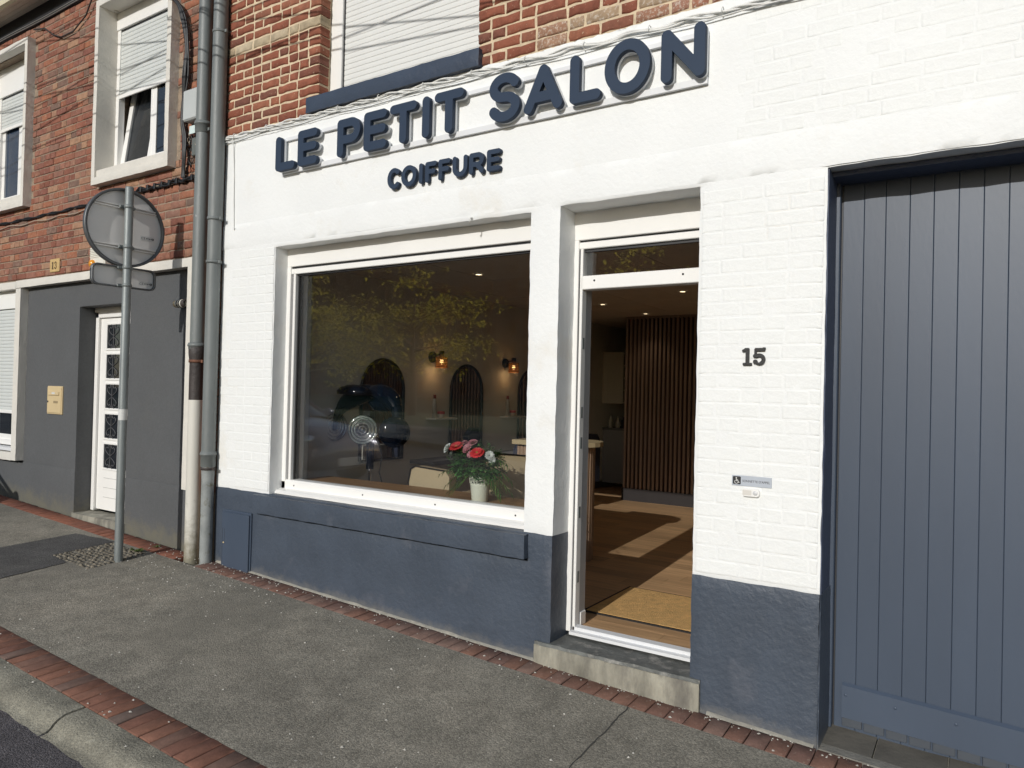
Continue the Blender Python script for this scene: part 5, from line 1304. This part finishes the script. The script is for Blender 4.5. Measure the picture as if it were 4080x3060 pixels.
MB().lathe([(.034, .98), (.036, 1.25), (.03, 1.30)], (hx + .04, hy + .02, 0), 16).build('collar', NAVYPL, hd)
MB().lathe([(.019, FZ + .05), (.019, 1.0)], (hx + .04, hy + .02, 0), 16).build('pole', CHROME, hd)
for k in range(5):
    a = k * 1.2566; MB().tube([(hx + .04, hy + .02, FZ + .09), (hx + .04 + .3 * math.cos(a), hy + .02 + .3 * math.sin(a), FZ + .05)], [.022, .014], 8).build('foot', CHROME, hd)
MB().tube([(hx + .08, hy + .06, 1.28), (hx + .13, hy + .08, 1.1), (hx + .10, hy + .08, .95), (hx + .14, hy + .1, .8), (hx + .12, hy + .1, .4)], .006, 6).build('cord', BLKMET, hd)

# flower pot and bouquet on the counter
PX, PY, PZ0 = -2.948, .33, .936
pot = thing('flower_pot', 'pale enamel flower pot with pierced lace rim on the window counter', 'pot', (PX, PY, PZ0))
MB().lathe([(0, PZ0), (.054, PZ0), (.056, PZ0 + .006), (.068, PZ0 + .115), (.070, PZ0 + .120), (.068, PZ0 + .124)], (PX, PY, 0), 36).build('pot_body', POT, pot)
lace = MB(); NR = 18
for k in range(NR):                                     # pierced band of rings and zigzag crown
    a = 2 * math.pi * k / NR
    for zc_, rr in ((.138, .0105), (.160, .0085)):
        rad = .0695 + (zc_ - .12) * .12; pts = []
        for q in range(9):
            t = q * math.pi / 4; aa = a + rr * math.cos(t) / rad + (.5 * 2 * math.pi / NR if rr < .009 else 0); pts.append((PX + rad * math.cos(aa), PY + rad * math.sin(aa), PZ0 + zc_ + rr * math.sin(t)))
        lace.tube(pts, .0026, 5, False)
    a2 = a + math.pi / NR; a3 = a + 2 * math.pi / NR; rd = .076
    lace.tube([(PX + rd * math.cos(a), PY + rd * math.sin(a), PZ0 + .170), (PX + rd * math.cos(a2), PY + rd * math.sin(a2), PZ0 + .188), (PX + rd * math.cos(a3), PY + rd * math.sin(a3), PZ0 + .170)], .0028, 5, False)
lace.lathe([(.068, PZ0 + .122), (.0705, PZ0 + .124), (.0705, PZ0 + .129), (.068, PZ0 + .129)], (PX, PY, 0), 36)
lace.lathe([(.0735, PZ0 + .168), (.0765, PZ0 + .170), (.0735, PZ0 + .173)], (PX, PY, 0), 36)
lace.build('lace_rim', POT, pot)
bq = thing('bouquet', 'bouquet of coral gerberas, pink roses and white blooms in dark greenery', 'bouquet', (PX, PY, PZ0 + .15))
BCEN = Vector((PX - .035, PY, PZ0 + .265))
def leaf(mb, p, d, L, w, bend=.2, up=Vector((0, 0, 1))):
    d = Vector(d).normalized(); s = d.cross(up); s = s.normalized() if s.length > .01 else Vector((1, 0, 0)); n = s.cross(d); p = Vector(p)
    q = lambda t, k: tuple(p + d * L * t + s * w * k + n * (-bend * L * t * t))
    mb.add([q(0, 0), q(.3, .5), q(.65, .42), q(1, 0), q(.65, -.42), q(.3, -.5)], [(0, 1, 5), (1, 2, 4, 5), (2, 3, 4)], True)
fm = MB()
for i in range(520):                                    # twigs with paired leaflets through the dome
    a = rnd.uniform(0, 6.283); e = rnd.uniform(-.75, 1.1); r0 = rnd.uniform(.5, 1.0)
    d = Vector((math.cos(a) * math.cos(e), math.sin(a) * math.cos(e) * .75, math.sin(e)))
    c = BCEN + Vector((d.x * .205 * r0, d.y * .165 * r0, d.z * (.105 if d.z > 0 else .125) * r0))
    g = (d + Vector((rnd.gauss(0, .4), rnd.gauss(0, .4), rnd.gauss(0, .4)))).normalized()
    st = rnd.uniform(.03, .06); s = g.cross(Vector((0, 0, 1))).normalized() if abs(g.z) < .95 else Vector((1, 0, 0))
    for k in range(4):
        p = c + g * st * k / 3
        for sx in (-1, 1): leaf(fm, p, s * sx + g * .6 + Vector((0, 0, rnd.uniform(-.2, .3))), rnd.uniform(.016, .028), rnd.uniform(.010, .015), rnd.uniform(0, .4))
    leaf(fm, c + g * st, g, .022, .010)
for i in range(7):                                      # sprigs that stand above the dome
    a = rnd.uniform(0, 6.28); b = BCEN + Vector((.12 * math.cos(a), .08 * math.sin(a), .10)); g = Vector((rnd.gauss(0, .25), rnd.gauss(0, .25), 1)).normalized()
    for k in range(5):
        for sx in (-1, 1): leaf(fm, b + g * .014 * k, Vector((sx, rnd.gauss(0, .4), .5)), .020, .009)
fm.build('foliage', LEAFD, bq, kind='stuff')
for a0, e0, L in ((200, .30, .30), (190, .12, .26), (-15, .55, .27), (-8, .30, .30), (5, .12, .28), (-30, .10, .26), (215, -.05, .2), (232, -.12, .15), (335, .0, .24)):
    m = MB(); a = R(a0); d = Vector((math.cos(a), math.sin(a) * .5, 0)).normalized(); p0 = Vector((PX - .01, PY - .02, PZ0 + .20)); pts = []
    for k in range(10):
        t = k / 9; pts.append(p0 + d * L * t * .95 + Vector((0, 0, e0 * L * t * 1.7 - .42 * L * t * t * 1.4)))
    m.tube(pts, .0016, 4)
    sd = d.cross(Vector((0, 0, 1)))
    for k in range(3, 10):
        for sx in (-1, 1): leaf(m, pts[k], d * .9 + sd * sx * .55 + Vector((0, 0, -.25 + rnd.uniform(-.15, .15))), rnd.uniform(.07, .115) * (1.1 - .04 * k), .0065, .55)
    m.build('palm_frond', LEAFP, bq)
def bloom(name, mat, c, nrm, r, layers, n, cup, w, heart=None):
    q = Vector((0, 0, 1)).rotation_difference(Vector(nrm).normalized()); c = Vector(c); m = MB()
    for l in range(layers):
        rl = r * (1 - l * .22); el = cup + l * .28
        for k in range(n - l):
            a = 2 * math.pi * (k + .5 * (l % 2)) / (n - l) + rnd.uniform(-.06, .06)
            d = Vector((math.cos(a) * math.cos(el), math.sin(a) * math.cos(el), math.sin(el))); s = Vector((-math.sin(a), math.cos(a), 0)); up = Vector((0, 0, 1))
            V = [d * rl * .12, d * rl * .5 + s * w * rl * .5, d * rl * .88 + s * w * rl * .4 + up * -.03 * rl, d * rl - up * .06 * rl, d * rl * .88 - s * w * rl * .4 + up * -.03 * rl, d * rl * .5 - s * w * rl * .5]
            m.add([tuple(c + q @ (v + Vector((0, 0, .004 * l)))) for v in V], [(0, 1, 5), (1, 2, 4, 5), (2, 3, 4)], True)
    o = m.build(name, mat, bq)
    if heart: h = MB().lathe([(0, .010), (r * .18, .007), (r * .24, 0)], (0, 0, 0), 12); h.v = [tuple(c + q @ Vector(v)) for v in h.v]; h.build('flower_heart', heart, o)
HEART = M('yellow_green_heart', (.35, .22, .05), .9, .2, 40)
bloom('gerbera', PETR, BCEN + Vector((-.115, -.085, .112)), (-.05, -.50, .85), .056, 2, 20, .10, .30, HEART)
bloom('gerbera', PETR, BCEN + Vector((.085, -.115, .082)), (.16, -.58, .78), .054, 2, 20, .08, .30, HEART)
bloom('rose', PETP, BCEN + Vector((.008, -.06, .138)), (.05, -.5, .8), .040, 4, 7, .35, .9)
bloom('rose', PETP, BCEN + Vector((-.022, -.10, .088)), (-.1, -.8, .5), .024, 4, 6, .4, .9)
bloom('pink_bloom', PETP, BCEN + Vector((.0, -.11, .112)), (0, -.7, .6), .036, 2, 12, .2, .35)
bloom('pink_bloom', PETP, BCEN + Vector((.035, -.12, .070)), (.1, -.8, .4), .030, 2, 12, .2, .35)
bloom('pink_bloom', PETP, BCEN + Vector((-.075, -.04, .138)), (-.1, -.4, .8), .026, 3, 9, .2, .5)
bloom('white_bloom', PETW, BCEN + Vector((-.185, -.085, .092)), (-.5, -.7, .5), .044, 4, 9, .35, .8)
bloom('white_bloom', PETW, BCEN + Vector((-.165, -.065, .055)), (-.7, -.6, .2), .030, 3, 9, .3, .8)
bloom('white_bloom', PETW, BCEN + Vector((.150, -.06, .065)), (.6, -.6, .4), .036, 2, 12, .2, .5)
bloom('white_bloom', PETW, BCEN + Vector((.165, -.05, .035)), (.8, -.5, .1), .030, 2, 12, .2, .5)

# ------------------------------------------------------------------ across the street, seen only in the shop window
# car parked at the kerb, up the street
CX, CY = -9.62, -3.2
CG = rz(CX, CY) + .02
car = thing('parked_car', 'grey-blue family car parked at the kerb and mirrored in the shop window', 'car', (CX, CY, CG))
def loft(name, mat, secs, par, smooth=True):
    m = MB(); n = len(secs[0]); V = [p for s in secs for p in s]
    F = [(i*n+k, i*n+(k+1) % n, (i+1)*n+(k+1) % n, (i+1)*n+k) for i in range(len(secs) - 1) for k in range(n)]
    F += [tuple(range(n)), tuple(range((len(secs)-1)*n, len(secs)*n))[::-1]]
    m.add(V, F, smooth); o = m.build(name, mat, par); o.data.set_sharp_from_angle(angle=R(50)); return o
def sec(x, hw, z0, z1, hwt=None, k=3.2, n=28):
    hwt = hwt or hw; out = []
    for i in range(n):
        a = 2 * math.pi * i / n; ca, sa = math.cos(a), math.sin(a)
        f = (abs(ca) ** k + abs(sa) ** k) ** (-1 / k); t = (f * sa + 1) / 2
        out.append((CX + x, CY + f * ca * (hw + (hwt - hw) * t), CG + z0 + (z1 - z0) * t))
    return out
loft('body', CARP, [sec(-2.15, .62, .40, .86), sec(-2.05, .80, .28, .98), sec(-1.5, .88, .20, 1.02), sec(-.4, .90, .19, 1.0), sec(.6, .90, .19, .99), sec(1.0, .89, .20, .98, .80), sec(1.55, .86, .22, .92, .74), sec(1.92, .80, .26, .84, .66), sec(2.08, .70, .32, .74, .56), sec(2.14, .55, .40, .64, .48)], car)
loft('cabin', CARG, [sec(-2.0, .70, .90, 1.08), sec(-1.55, .78, .90, 1.44, .58), sec(-.6, .80, .90, 1.50, .60), sec(.1, .80, .90, 1.46, .60), sec(.95, .78, .90, .99, .66)], car)
loft('roof', CARP, [sec(-1.5, .56, 1.40, 1.475), sec(-.6, .60, 1.44, 1.525), sec(.05, .58, 1.42, 1.49)], car)
for sy in (-1, 1):
    for x in (-1.35, 1.30):
        w_ = MB().lathe([(0, -.09), (.19, -.10), (.31, -.10), (.325, -.05), (.325, .05), (.31, .10), (0, .10)], (CX + x, CY + sy * .80, CG + .325), 28, 'Y').build('wheel', TYRE, car)
        MB().lathe([(0, sy * .112), (.10, sy * .118), (.20, sy * .104), (.205, sy * .09)], (CX + x, CY + sy * .80, CG + .325), 20, 'Y').build('rim', CHROME, w_)
    MB().tube([(CX + .8, CY + sy * .72, CG + .99), (CX + .05, CY + sy * .60, CG + 1.45)], .03, 8).build('pillar', CARP, car)
    m = MB().lathe([(0, .16), (.07, .13), (.10, .0), (.08, -.12), (0, -.15)], (0, 0, 0), 18); m.v = [(CX + 1.93 + y * .5 - abs(z) * .35, CY + sy * .60 + z * 1.25, CG + .70 + x * .75) for x, y, z in m.v]; m.build('headlight', CHROME, car)
    m = MB().lathe([(0, .08), (.06, .05), (.08, 0), (.05, -.05), (0, -.06)], (0, 0, 0), 14); m.v = [(CX + .55 + x, CY + sy * 1.0 + y, CG + 1.02 + z) for x, y, z in m.v]; m.build('wing_mirror', CARP, car)
for k in range(4): MB().box(CX + 2.085, CX + 2.125, CY - .42 + .02 * k, CY + .42 - .02 * k, CG + .60 - k * .035, CG + .612 - k * .035).build('grille_bar', CHROME, car)
box('grille', CARG, car, CX + 2.02, CX + 2.095, CY - .45, CY + .45, CG + .46, CG + .63, bev=.02)
box('number_plate', PLATE, car, CX + 2.13, CX + 2.155, CY - .26, CY + .26, CG + .34, CG + .45, bev=.004)

def broad_tree(x, y, H, spread, label, seed, mat, nclump):
    r = random.Random(seed); z0 = rz(x, -9) + .05
    t = thing('street_tree', label, 'tree', (x, y, z0), 'spring trees on the square')
    tops = []; tr = MB(); tr.tube([(x, y, z0), (x + .05, y, z0 + H * .2), (x - .05, y + .05, z0 + H * .42), (x, y, z0 + H * .75)], [.20, .16, .12, .04], 9); tr.build('trunk', BARK, t)
    lb_ = MB()
    for i in range(22):
        a = r.uniform(0, 6.28); h0 = H * r.uniform(.24, .62); L = spread * r.uniform(.45, 1.0) * (1.15 - .6 * h0 / H); el = r.uniform(.05, .6)
        p0 = Vector((x, y, z0 + h0)); p1 = p0 + Vector((math.cos(a) * L * .55, math.sin(a) * L * .55, L * .3 * el + .2)); p2 = p0 + Vector((math.cos(a) * L, math.sin(a) * L, L * el * .75))
        lb_.tube([p0, p1, p2], [.06, .035, .012], 5); tops += [(p1, .6), (p1.lerp(p2, .5), .7), (p2, .8)]
    for i in range(6): tops.append((Vector((x + r.gauss(0, .5), y + r.gauss(0, .5), z0 + H * r.uniform(.7, .97))), .7))
    lb_.build('limbs', BARK, t)
    fm = MB()
    for c in range(int(nclump * .75)):
        p, s = r.choice(tops); cc = p + Vector((r.gauss(0, .45), r.gauss(0, .45), r.gauss(0, .28))); cr = r.uniform(.18, .42) * s
        for q in range(11):
            v = cc + Vector((r.gauss(0, cr), r.gauss(0, cr), r.gauss(0, cr * .55))); d = Vector((r.gauss(0, 1), r.gauss(0, 1), r.gauss(-.2, .5))); leaf(fm, v, d, r.uniform(.13, .21), r.uniform(.08, .12), .2)
    fm.build('crown', mat, t)
broad_tree(-21.0, -20.0, 6.9, 4.3, 'yellow-green spring tree mirrored in the middle of the shop window', 3, LEAFY, 640)
broad_tree(-28.5, -20.5, 7.4, 4.0, 'yellow-green spring tree mirrored at the left edge of the shop window', 5, LEAFY, 560)
broad_tree(-10.6, -20.5, 8.0, 3.0, 'yellow-green spring tree mirrored in the transom above the shop door', 8, LEAFY, 420)
def far_house(x0, x1, H, mat, label, y=-78.0, nw=3):  # added blocks, tall and far enough to hide the sky mirrored in the glass
    z0 = rz((x0 + x1) / 2, -9); t = thing('backdrop_block', label, 'building', ((x0 + x1) / 2, y, z0), 'added backdrop blocks across the square')
    box('walls', mat, t, x0 + .01, x1 - .01, y - 9, y, z0 - .5, z0 + H)
    MB().prism([(y + .3, z0 + H - .02), (y - 4.5, z0 + H + 2.2), (y - 9.3, z0 + H - .02)], x0, x1, 'X').build('roof', ROOFM, t)
    W = (x1 - x0) / nw
    for f in range(int(H / 2.8)):
        for i in range(nw):
            cx = x0 + W * (i + .5); zz = z0 + .9 + f * 2.8
            if f == 0 and i == nw - 1: box('door', NAVYSILL, t, cx - .5, cx + .5, y, y + .06, z0, z0 + 2.2); continue
            w_ = box('window', ROOFM, t, cx - .62, cx + .62, y, y + .08, zz - .08, zz + 1.45); box('pane', FARGL, w_, cx - .5, cx + .5, y + .08, y + .1, zz, zz + 1.37)
far_house(-150, -122, 21.0, HOUSE_B, 'added grey rendered backdrop block across the square, farthest up the street', -78.0, 7)
far_house(-122, -98, 22.5, HOUSE_A, 'added red brick backdrop block across the square, left of the brown one', -78.0, 6)
far_house(-98, -76, 21.4, HOUSE_C, 'added brown brick backdrop block across the square, behind the leftmost tree', -78.0, 6)
far_house(-76, -52, 22.8, HOUSE_B, 'added grey rendered backdrop block across the square, behind the middle tree', -78.0, 6)
far_house(-52, -28, 22.0, HOUSE_A, 'added red brick backdrop block across the square, behind the transom tree', -78.0, 6)
far_house(-28, 0, 22.4, HOUSE_C, 'added brown brick backdrop block across the square, nearest to the camera side', -78.0, 7)
